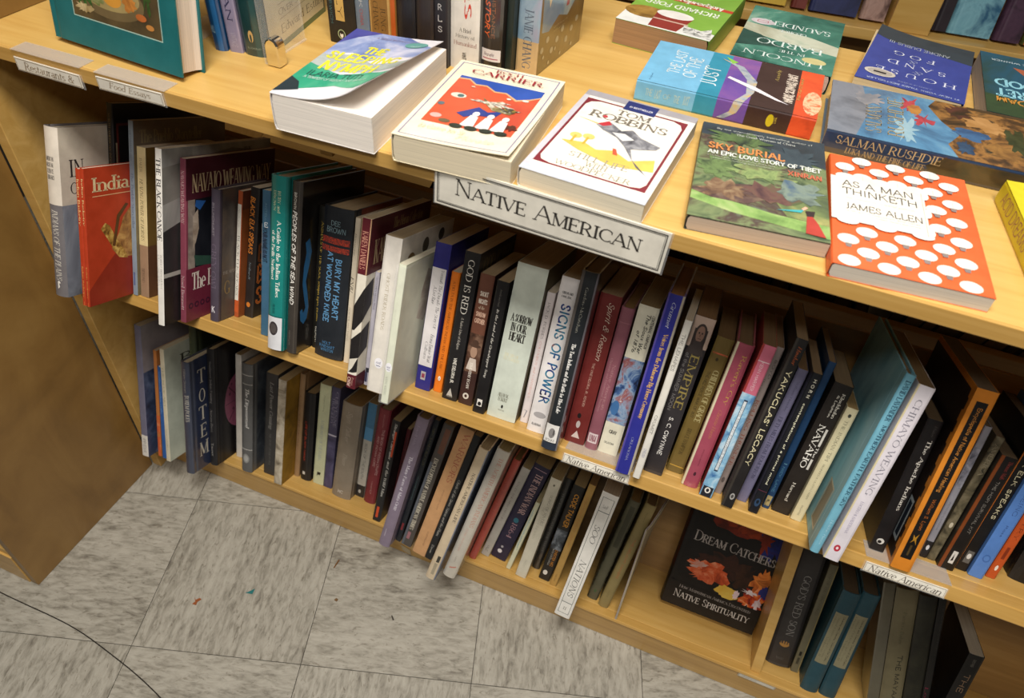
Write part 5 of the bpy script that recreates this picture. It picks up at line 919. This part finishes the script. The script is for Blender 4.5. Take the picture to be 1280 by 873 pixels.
# ------------------------------------------------------------ books standing on the tabletop
K('t_blue','hc','#174a7c','glossy blue book standing against the lavender one in the tabletop row',[R('S',.45,0,.8,1,'#2a6aa8'),T('S','HALL',.1,.1,.42,.14,'#8ab0c8','g',0)],gloss=True,D=.15)
K('t_lav','pb','#8c84a0','lavender-grey spined book between blue and dark teal ones in the tabletop row',[T('S','JULIAN',.3,.17,.7,.5,'#3c3858','S'),T('S','VINTAGE',.3,.03,.7,.11,'#a8a0b8','g')],gloss=True,D=.15)
K('t_teal','hc','#17393c','dark teal hardcover with a gold flame emblem and cream front lettered over 500 years',[
 R('S',.55,0,.75,1,'#214a4c'),E('S',.4,.105,.1,.032,'#c8a468'),E('S',.4,.095,.04,.022,'#17393c'),T('S','BLOOMSBURY',.2,.038,.75,.048,'#8a9a90','g',0),
 R('F',.03,.02,.97,.98,'#cfc5a6'),R('F',0,0,1,.03,'#1d5a3c'),T('F','Over 500 Years',.22,.165,.95,.2,'#4c463a','c'),T('F','Edward Estlin',.22,.07,.95,.115,'#3c362e','s'),R('F',.22,.145,.9,.148,'#8a8068'),R('F',.22,.22,.9,.223,'#8a8068'),T('F','of Cultural Life',.3,.24,.9,.28,'#4c463a','s'),T('F','A HISTORY',.2,.6,.9,.8,'#3c362e','s')],gloss=True,D=.165,pages='#bfb08c')
K('t_sicily','pb','#191716','black paperback with a small bird oval and gold title strip in the tabletop row',[
 R('S',.3,.145,.62,.7,'#c8a45c'),T('S','SICILY',.38,.165,.56,.5,'#2c2416','g'),T('S','JOHN JULIUS NORWICH',.1,.12,.2,.6,'#4c7c84','g'),E('S',.46,.062,.14,.030,'#a8b88c'),E('S',.46,.062,.115,.025,'#191716'),E('S',.46,.058,.06,.018,'#e0dcd0'),E('S',.46,.074,.05,.011,'#141210')],D=.15)
K('t_greyblue','pb','#6a7888','narrow slate-grey paperback with white and red letters in the tabletop row',[T('S','LITTLE RED BOOK',.35,.26,.6,.9,'#d8d4d0','g'),T('S','CHINA',.35,.15,.6,.25,'#b04848','g')],D=.14)
K('t_gold','pb','#a87838','gold-framed paperback with a brown rounded title panel in the tabletop row',[R('S',0,0,.8,1,'#c09858'),E('S',.4,.5,.36,.52,'#8a6428') if 0 else R('S',.08,.12,.72,.9,'#8c6430'),T('S','JUNG',.44,.14,.64,.28,'#3c2814','s'),T('S','CHANG',.16,.14,.36,.31,'#3c2814','s'),R('S',.84,0,1,1,'#b8561c')],D=.15)
K('t_script','hc','#1c191b','black hardcover with white handwritten letters left of the dark brown one in the tabletop row',[T('S','Leni Riefen',.35,.34,.75,.95,'#d8d4d0','h')],D=.15)
K('t_brown','hc','#2c2320','very dark brown book left of the one lettered GIRLS in the tabletop row',[],D=.15)
K('t_girls','pb','#221e22','black paperback lettered GIRLS in thin white capitals in the tabletop row',[T('S',ch,.32,.46-.062*i,.62,.495-.062*i,'#d0ccc8','g',0) for i,ch in enumerate('GIRLS')],D=.15)
K('t_white','pb','#dcd6cc','white paperback with red letters, a brief history of humankind, in the tabletop row',[T('S','Sapiens',.36,.27,.85,.98,'#c8402c','S'),T('S','A Brief',.3,.2,.72,.222,'#6a645c','s',0),T('S','History of',.18,.165,.84,.188,'#6a645c','s',0),T('S','Humankind',.12,.13,.92,.152,'#a87c70','s',0),T('S','VINTAGE',.42,.02,.56,.095,'#3c3834','g'),R('F',0,0,1,1,'#8a8680')],D=.15)
K('t_baptiste','hc','#2c2622','dark film-covered library book with orange lettering and a white sticker in the tabletop row',[T('S','THE BAPTISTE STORY',.15,.2,.42,.8,'#d8622c','H'),T('S','NIGHTS AND RESISTANCE',.5,.2,.66,.8,'#9a5a34','g'),R('S',.03,.075,.97,.14,'#e4dcd8'),T('S','Biography',.15,.1,.7,.122,'#5c4458','i',0),R('S',.1,.087,.85,.092,'#b0405c')],gloss=True,D=.15)
K('t_green','pb','#15231e','black and bottle green spine beside the book with a flower-patterned foot in the tabletop row',[T('S','MIDNIGHT GARDEN',.3,.5,.7,.95,'#2c6a4c','s')],D=.15)
K('t_janie','pb','#8c7448','painted paperback at the right end of the tabletop row, bronze cover with pale flowers',[
 R('S',0,.18,1,1,'N:#5c84a0,#8aa0b0,#a89cb0:14'),R('S',0,0,1,.2,'#c8a878'),T('S','JANIE CHANG',.3,.03,.7,.38,'#4c5c70','s'),E('S',.5,.53,.4,.04,'#6a6c48'),
 R('F',0,0,1,1,'N:#4c3c22,#6a5630,#8a7040:7'),G('F',[(0,1),(.05,0.25),(.2,0.23),(.4,0.29),(.6,0.25),(.75,0.31),(1,0.29),(1,1)],'N:#3c6c9c,#5c8cb0,#a8b8b8:10'),G('F',[(.12,1),(.1,0.51),(.18,0.37),(.28,0.49),(.34,1)],'#dcc8a4'),G('F',[(.46,1),(.44,0.49),(.54,0.39),(.6,0.51),(.58,1)],'#dcc098'),G('F',[(.58,0.69),(.56,0.31),(.62,0.31),(.66,0.69)],'#b03c3c'),G('F',[(.7,0.59),(.9,0.39),(1,0.45),(1,1),(.8,1)],'N:#a8a090,#d8d0c4:18'),G('F',[(.85,1),(.9,0.51),(1,0.59),(1,1)],'#1c6a4c')]+
 [E('F',.08+.11*i,.14+.05*math.sin(i*2.1),.035,.02,'#a8a490',10) for i in range(8)]+[E('F',.12+.13*i,.06+.03*math.cos(i*3),.02,.012,'#b8ae90',8) for i in range(6)]+[T('F','a novel of lost pages and',.3,.225,.62,.24,'#b8ae90','i'),T('F','hidden gardens',.3,.2,.56,.215,'#b8ae90','i')],gloss=True,D=.135)
def stand(key,bl,t,h,yaw,D):
    y=R_(yaw); X=(math.cos(y),math.sin(y),0); Y=(-math.sin(y),math.cos(y),0)
    return make(key,t,h,D,frame_matrix(X,Y,(0,0,1),(bl[0]+X[0]*t/2,bl[1]+X[1]*t/2,Zt)),'books standing in a row on the tabletop')
for q in (('t_blue',(-.6670,.7200),.0180,.225,8,.15),('t_lav',(-.6470,.7240),.0182,.228,8,.15),('t_teal',(-.6270,.7280),.0345,.235,8,.165),
 ('t_sicily',(-.5559,.8131),.0405,.21,0,.15),('t_greyblue',(-.5144,.8133),.0190,.205,0,.14),('t_gold',(-.4943,.8136),.0365,.21,0,.15),('t_script',(-.4569,.8159),.0259,.23,0,.15),('t_brown',(-.4300,.8160),.0238,.23,0,.15),
 ('t_girls',(-.4052,.8158),.0182,.21,0,.15),('t_white',(-.3865,.824),.0388,.235,0,.15),('t_baptiste',(-.3465,.830),.0265,.23,0,.15),('t_green',(-.3190,.8400),.0085,.21,-1,.14),('t_janie',(-.3095,.8545),.0300,.21,-6,.135)):
    stand(*q)
# cookbook propped face out
K('t_cook','hc','#0e6468','large teal hardcover propped face out at the left with a framed still life of food',[
 Ou('F',.20,.125,.885,.92,.006,'#a8c4b8'),R('F',.207,.13,.878,.915,'N:#2c2418,#5c4c30,#3c3424:9'),E('F',.50,.24,.27,.085,'#6a5a3c',26),E('F',.50,.26,.24,.07,'#9a8858',26),E('F',.42,.28,.06,.03,'#c08030'),E('F',.53,.24,.07,.032,'#c88c34'),E('F',.62,.28,.06,.03,'#a8702c'),E('F',.47,.32,.06,.03,'#7c9440'),E('F',.34,.25,.05,.03,'#b0a05c'),
 BL('F',.29,.27,.07,.09,'N:#1c3018,#3c6a30,#101c10:60',61,.5),BL('F',.36,.34,.05,.05,'N:#5c7c34,#2c4420:60',62,.5),BL('F',.45,.33,.05,.03,'N:#a8b080,#5c6438:60',63,.3),BL('F',.56,.29,.05,.03,'N:#c87c2c,#e0a850:60',64,.25),BL('F',.66,.24,.05,.03,'N:#8a5424,#c8843c:60',65,.3),BL('F',.4,.23,.06,.025,'N:#a8a074,#5c6c34:60',66,.4),BL('F',.8,.3,.04,.06,'N:#3c5a28,#1c3018:60',67,.6),BL('F',.3,.17,.06,.02,'N:#c8b488,#8a7448:60',68,.4),E('F',.74,.2,.04,.015,'#b0602c'),E('F',.80,.17,.03,.012,'#b87c3c'),E('F',.75,.42,.1,.07,'#6a3c24'),E('F',.35,.52,.12,.08,'#8a7c5c'),T('F','THE COUNTRY TABLE',.16,.945,.88,.975,'#c8d4cc','s')],D=.206,pages='#d8c8b8')
ya=R_(-4.8); e_=(math.cos(ya),math.sin(ya),0); nx=(math.sin(ya),-math.cos(ya),0); ph=R_(11); t_=.036
Xc=(math.cos(ph)*nx[0],math.cos(ph)*nx[1],math.sin(ph)); Zc=(-math.sin(ph)*nx[0],-math.sin(ph)*nx[1],math.cos(ph))
make('t_cook',t_,.27,.206,frame_matrix(Xc,e_,Zc,(-.843-Xc[0]*t_/2,.643-Xc[1]*t_/2,Zt+math.sin(ph)*t_/2)),'books standing in a row on the tabletop')
es=tag(empty('display_easel',(-.80,.71,.9285)),'small clear plastic easel behind the propped teal hardcover','easel')
m=MB(); m.box(-.845,.700,.9285,-.80,.80,.9315,plastic); m.box(-.845,.797,.9285,-.80,.800,.99,plastic); part('easel_leg',m,es)
m=MB(); m.box(-.74,.700,.9285,-.695,.80,.9315,plastic); m.box(-.74,.797,.9285,-.695,.800,.99,plastic); part('easel_leg',m,es)
# chrome clip and clear bookend beside the dark teal hardcover
chrome,_,cb_=newmat('polished chrome',.08); cb_.inputs['Base Color'].default_value=(.82,.80,.78,1); cb_.inputs['Metallic'].default_value=1
be=tag(empty('bookend',(-.575,.725,Zt)),'clear bookend with a rounded chrome foot beside the dark teal hardcover','bookend')
m=MB(); N=12; prof=[(-.0095,0),(.0095,0)]+[(.0095*math.cos(math.pi*k/N),.024+.0105*math.sin(math.pi*k/N)) for k in range(N+1)]
def arch(th,y0,r0):
    vs=[(-.5735+a*r0,y0,Zt+.0008+b) for a,b in prof]+[(-.5735+a*r0,y0+th,Zt+.0008+b) for a,b in prof]; n=len(prof)
    m.add(vs,[tuple(range(n)),tuple(range(2*n-1,n-1,-1))]+[(i,n+i,n+(i+1)%n,(i+1)%n) for i in range(n)],chrome)
arch(.016,.712,1.0); part('chrome_foot',m,be,bevel=.002,label='polished chrome foot')
m=MB(); m.box(-.5885,.715,Zt+.0004,-.5860,.80,Zt+.14,plastic); m.box(-.5860,.715,Zt+.0004,-.5835,.80,Zt+.0026,plastic); part('clear_plate',m,be,bevel=0)
# ------------------------------------------------------------ signs and label holders
paper=M('#e4dfd2'); ink=M('#2c2a28'); ink2=M('#6a5f55')
def label(name,lab,cat,A,B,C,txt,style,col,box,border=True,grp=None,flapd=None,th=.0012,cm=None):
    """A bottom-left, B bottom-right, C top-left corners of the card (world)"""
    A,B,C=Vector(A),Vector(B),Vector(C); u=B-A; v=C-A; W=u.length; H=v.length; ux=u.normalized(); vz=(v-ux*v.dot(ux)).normalized(); nn=ux.cross(vz)
    root=empty(name); root.matrix_world=frame_matrix(ux,-nn,vz,A); bw=1 if H>.03 else .28; tag(root,lab,cat,grp)
    m=MB(); m.box(0,0,0,W,th,H,cm or paper); m.build('card',root)
    if border:
        m=MB()
        for off,w in (((.030*H+.0012*bw),.0011*bw),((.030*H+.0032*bw),.0004*bw)):
            for x0,z0,x1,z1 in ((off,off,W-off,off+w),(off,H-off-w,W-off,H-off),(off,off,off+w,H-off),(W-off-w,off,W-off,H-off)): m.box(x0,-.0002,z0,x1,-.00005,z1,ink if H>.03 else M('#9a8d78'))
        m.build('border_line',root)
    vs,fs=fit(txt,style,W*(box[2]-box[0])/(H*(box[3]-box[1]))); m=MB(); m.add([((box[0]+(box[2]-box[0])*a)*W,-.0003,(box[1]+(box[3]-box[1])*b)*H) for a,b in vs],fs,M(col)); m.build('lettering',root)
    m=MB(); m.box(-.002,th+.0002,-.002,W+.002,th+.0012,H+(flapd or 0),plastic)
    m.build('clear_holder',root)
    return root
label('shelf_sign','large white card lettered Native American in black small capitals on the table front','sign',(-.298,.5965,.8865),(-.045,.5965,.8785),(-.2965,.5965,.937),'Native American','c','#3a3734',(.095,.36,.90,.76))
def lip(lab,A,B,C,txt,col,box,cat='label',grp=None,fl=None):
    r=label('shelf_label',lab,cat,A,B,C,txt,'i',col,box,border=True,grp=grp)
    if fl:
        m=MB(); m.add(fl,[(0,1,2,3),(7,6,5,4),(0,4,5,1),(1,5,6,2),(2,6,7,3),(3,7,4,0)],flap); o=m.build('plastic_flap',r); o.matrix_parent_inverse=r.matrix_world.inverted()
def flapv(x0,x1,p0,ang,s0,s1,n0,n1):
    d=(math.cos(ang),-math.sin(ang)); n=(math.sin(ang),math.cos(ang))
    P=[(p0[0]+s*d[0]+k*n[0],p0[1]+s*d[1]+k*n[1]) for s,k in ((s0,n0),(s1,n0),(s1,n1),(s0,n1))]
    return [(x0,)+p for p in P]+[(x1,)+p for p in P]
W3=Vector((0,math.sin(TMd),math.cos(TMd)))
def on_shelf(x,n,s=-.0108): return (x,PM[0]+s*math.cos(TMd)+n*math.sin(TMd),PM[1]-s*math.sin(TMd)+n*math.cos(TMd))
lip('small white label reading Native American on the middle shelf below the royal blue hardcover',on_shelf(-.1052,-.0195),on_shelf(-.0138,-.0185),on_shelf(-.1045,-.0065),'Native American','#5a5048',(.05,.16,.95,.84),grp='Native American shelf labels',fl=flapv(-.106,-.012,PM,TMd,-.0095,.026,.0004,.0011))
lip('small white label reading Native American on the middle shelf below the black and orange tome',on_shelf(.288,-.0195),on_shelf(.3815,-.0185),on_shelf(.2885,-.0060),'Native American','#5a5048',(.05,.16,.95,.84),grp='Native American shelf labels',fl=flapv(.285,.384,PM,TMd,-.0095,.026,.0004,.0011))
lip('small faded label reading Food Essays on the front of the tabletop',(-.7415,.5965,.9095),(-.6465,.5965,.9105),(-.7405,.5965,.9250),'Food Essays','#9a8468',(.18,.2,.82,.8),grp='faded tabletop labels',fl=flapv(-.745,-.643,(.600,.928),0,-.002,.022,.0004,.0012))
lip('small faded label reading Restaurants & at the left end of the tabletop front',(-.8690,.5965,.9040),(-.7690,.5965,.9030),(-.8680,.5965,.9205),'Restaurants &','#9a8468',(.12,.2,.9,.8),grp='faded tabletop labels',fl=flapv(-.872,-.766,(.600,.928),0,-.002,.022,.0004,.0012))
lip('small pale label at the foot of the bottom shelf below the wooden divider',(.262,.6305,.056),(.325,.6305,.056),(.262,.6305,.068),'Regional','#a8a28e',(.1,.3,.5,.7))
sc_=MB(); sc_.add([(-.400,.6312,.030),(-.379,.6312,.022),(-.377,.6312,.004),(-.396,.6312,.010),(-.400,.6308,.030),(-.379,.6308,.022),(-.377,.6308,.004),(-.396,.6308,.010)],[(3,2,1,0),(4,5,6,7),(0,1,5,4),(1,2,6,5),(2,3,7,6),(3,0,4,7)],M('#b8a888'))
tag(sc_.build('paper_scrap'),'torn strip of old label stuck to the kick board under the tall leaning books','scrap')
# ------------------------------------------------------------ bits on the floor
def scrap(x,y,pts,col,lab):
    m=MB(); n=len(pts); vs=[(x+a,y+b,.0003) for a,b in pts]+[(x+a,y+b,.0012) for a,b in pts]
    m.add(vs,[tuple(range(n-1,-1,-1)),tuple(range(n,2*n))]+[(i,(i+1)%n,n+(i+1)%n,n+i) for i in range(n)],M(col)); tag(m.build('paper_scrap'),lab,'scrap')
scrap(-.70,.387,[(-.008,.006),(-.002,.002),(.002,.008),(.007,.007),(.003,0),(.005,-.006),(-.003,-.007),(-.001,-.001)],'#8c4c24','crumpled rust-brown crumb on the floor tiles')
scrap(-.62,.443,[(-.007,-.006),(.006,-.003),(.004,.008),(.000,.002)],'#1c6a6a','small teal paper sliver on the floor tiles')
scrap(-.503,.557,[(-.001,-.010),(.001,-.010),(.002,.009),(-.0008,.009)],'#6a4418','thin brown splinter on the floor tiles nearest the kick board')
scrap(-.351,.504,[(-.004,.003),(.003,-.004),(.005,-.002),(-.002,.004)],'#2c241c','tiny black fleck on the floor tiles in front of the lavender hardcover')
scrap(-.465,.493,[(-.003,-.002),(.003,-.003),(.004,.002),(-.001,.003)],'#6a4c28','tiny ochre crumb on the floor tiles right of the teal sliver')
cu=bpy.data.curves.new('cable','CURVE'); cu.dimensions='3D'; sp=cu.splines.new('NURBS'); pts=[(-1.5,.27),(-1.25,.262),(-1.035,.258),(-.932,.262),(-.85,.262),(-.768,.249),(-.68,.237),(-.55,.2),(-.4,.12)]
sp.points.add(len(pts)-1); sp.use_endpoint_u=True; sp.order_u=4
for p,q in zip(sp.points,pts): p.co=(q[0],q[1],.0013,1)
cu.bevel_depth=.0009; cu.bevel_resolution=1; cu.resolution_u=4; cu.materials.append(M('#1c1814'))
oc=bpy.data.objects.new('cable_src',cu); COL.objects.link(oc); dg=bpy.context.evaluated_depsgraph_get(); me=bpy.data.meshes.new_from_object(oc.evaluated_get(dg)); bpy.data.objects.remove(oc)
oc=bpy.data.objects.new('cable',me); COL.objects.link(oc); tag(oc,'thin black cable curving across the floor tiles at the lower left','cable')
# ------------------------------------------------------------ backs of the books on the far side of the island
random.seed(4)
x=.255; i=0; base=None
cols=['#2c2620','#3c3428','#1c1a18','#4a3c2c','#33302c']
while x<.95:
    t=random.uniform(.014,.034); h=random.uniform(.235,.262); D=.15
    for nm,kk in (('far',0),):
        BK['far%d'%i]=('pb' if i%3 else 'hc',cols[i%5],'#8a7450','',[],{})
    root=empty('paperback' if i%3 else 'hardcover_book')
    ang=TMd; s=.187-D-.003; yy=PM[0]+s*math.cos(ang); zz=PM[1]-s*math.sin(ang)
    n=(0,-math.sin(ang),math.cos(ang)); d=(0,-math.cos(ang),-math.sin(ang))
    root.matrix_world=frame_matrix((-1,0,0),d,n,(x+t/2,2*YC-yy,zz+.0004))
    tag(root,'brown page edges on the far side of the island, glimpsed over the shelf back','book','books on the far side of the island')
    b=Book('pb' if i%3 else 'hc',t,h,D,cols[i%5],'#8a7450'); b.body(root)
    x+=t+.0015; i+=1
x=-.47  # near-black filler books, kept to block the bright view through the gap
while x<.22:
    t=random.uniform(.018,.04); h=random.uniform(.19,.225); D=.14
    root=empty('hardcover_book'); ang=TMd; s=.187-D-.003; yy=PM[0]+s*math.cos(ang); zz=PM[1]-s*math.sin(ang)
    n=(0,-math.sin(ang),math.cos(ang)); d=(0,-math.cos(ang),-math.sin(ang))
    root.matrix_world=frame_matrix((-1,0,0),d,n,(x+t/2,2*YC-yy,zz+.0004))
    tag(root,'near-black filler book on the far side of the island, blocking light behind the shelf back','book','dark filler books on the far side of the island')
    b=Book('hc',t,h,D,['#14110f','#1c1512','#100f10'][i%3],'#4a3c2c'); b.body(root)
    x+=t+.004; i+=1
# ------------------------------------------------------------ blurred case across the aisle
bg=empty('bookcase',(.15,1.80,0),(0,0,R_(6))); tag(bg,'yellow wooden display case across the aisle, out of focus beyond the tabletop','bookcase')
def bpart(name,x0,y0,z0,x1,y1,z1,mat):
    m=MB(); m.box(x0,y0,z0,x1,y1,z1,mat); return m.build(name,bg,bevel=.002)
bpart('ledge',-.62,0,.728,.80,.30,.752,W_TOP); bpart('front_panel',-.62,.05,0,.80,.07,.7275,W_SHADE); bpart('divider',.052,.012,.7525,.138,.29,1.35,W_TOP)
bpart('back_panel',-.62,.305,.0,.80,.32,1.5,W_SHADE); bpart('side_panel',-.64,0,0,-.621,.30,1.5,W_TOP); bpart('side_panel',.801,0,0,.82,.30,1.5,W_TOP)
bpart('shelf',-.62,.02,1.05,.051,.30,1.07,W_IN); bpart('shelf',.139,.02,1.05,.80,.30,1.07,W_IN)
bgs=[(-.44,.13,'#d8cfc0','cream book shown face out at the far left of the case across the aisle',.16),
(-.29,.12,'#c8a83c','yellow-bordered black book shown face out in the case across the aisle',.2),
(-.155,.03,'#6a2c24','dark red spine in the case across the aisle',.2),
(-.115,.10,'N:#1c2440,#2c3460,#14182c:8','navy blue book shown face out left of the wooden divider across the aisle',.22),
(-.005,.05,'N:#6a4a44,#a88a80,#4c3430:18','pinkish brown book against the wooden divider across the aisle',.2),
(.145,.03,'#241c24','black spine right of the wooden divider across the aisle',.2),
(.18,.085,'N:#3c7c98,#7cb0c0,#2c5c7c:14','turquoise book shown face out right of the wooden divider across the aisle',.16),
(.275,.05,'N:#2c2030,#4c3448,#1c1420:16','plum-coloured book beside the turquoise one across the aisle',.2),
(.335,.14,'N:#2c3018,#5c6030,#1c2014:10','olive green book shown face out at the right of the case across the aisle',.2)]
for q,(x0,wd,c,lb,h) in enumerate(bgs):
    r=empty('hardcover_book'); th=.025
    tl=R_(14); mw=bg.matrix_basis if False else Matrix.Translation((.15,1.80,0))@Matrix.Rotation(R_(6),4,'Z')
    Xl=(0,-math.cos(tl),math.sin(tl)); Zl=(0,math.sin(tl),math.cos(tl))
    r.matrix_world=mw@frame_matrix(Xl,(1,0,0),Zl,(x0,.05,.7526+math.sin(tl)*th/2))
    tag(r,lb,'book','books in the case across the aisle')
    b=Book('hc',th,h,wd,c,'#b8a888'); 
    if q==1: b.prints([R('F',.08,.06,.92,.94,'#1c1a1c')])
    if q==8: b.prints([R('F',.0,.0,1,.16,'#c0602c')])
    b.body(r)
bpy.context.view_layer.update()
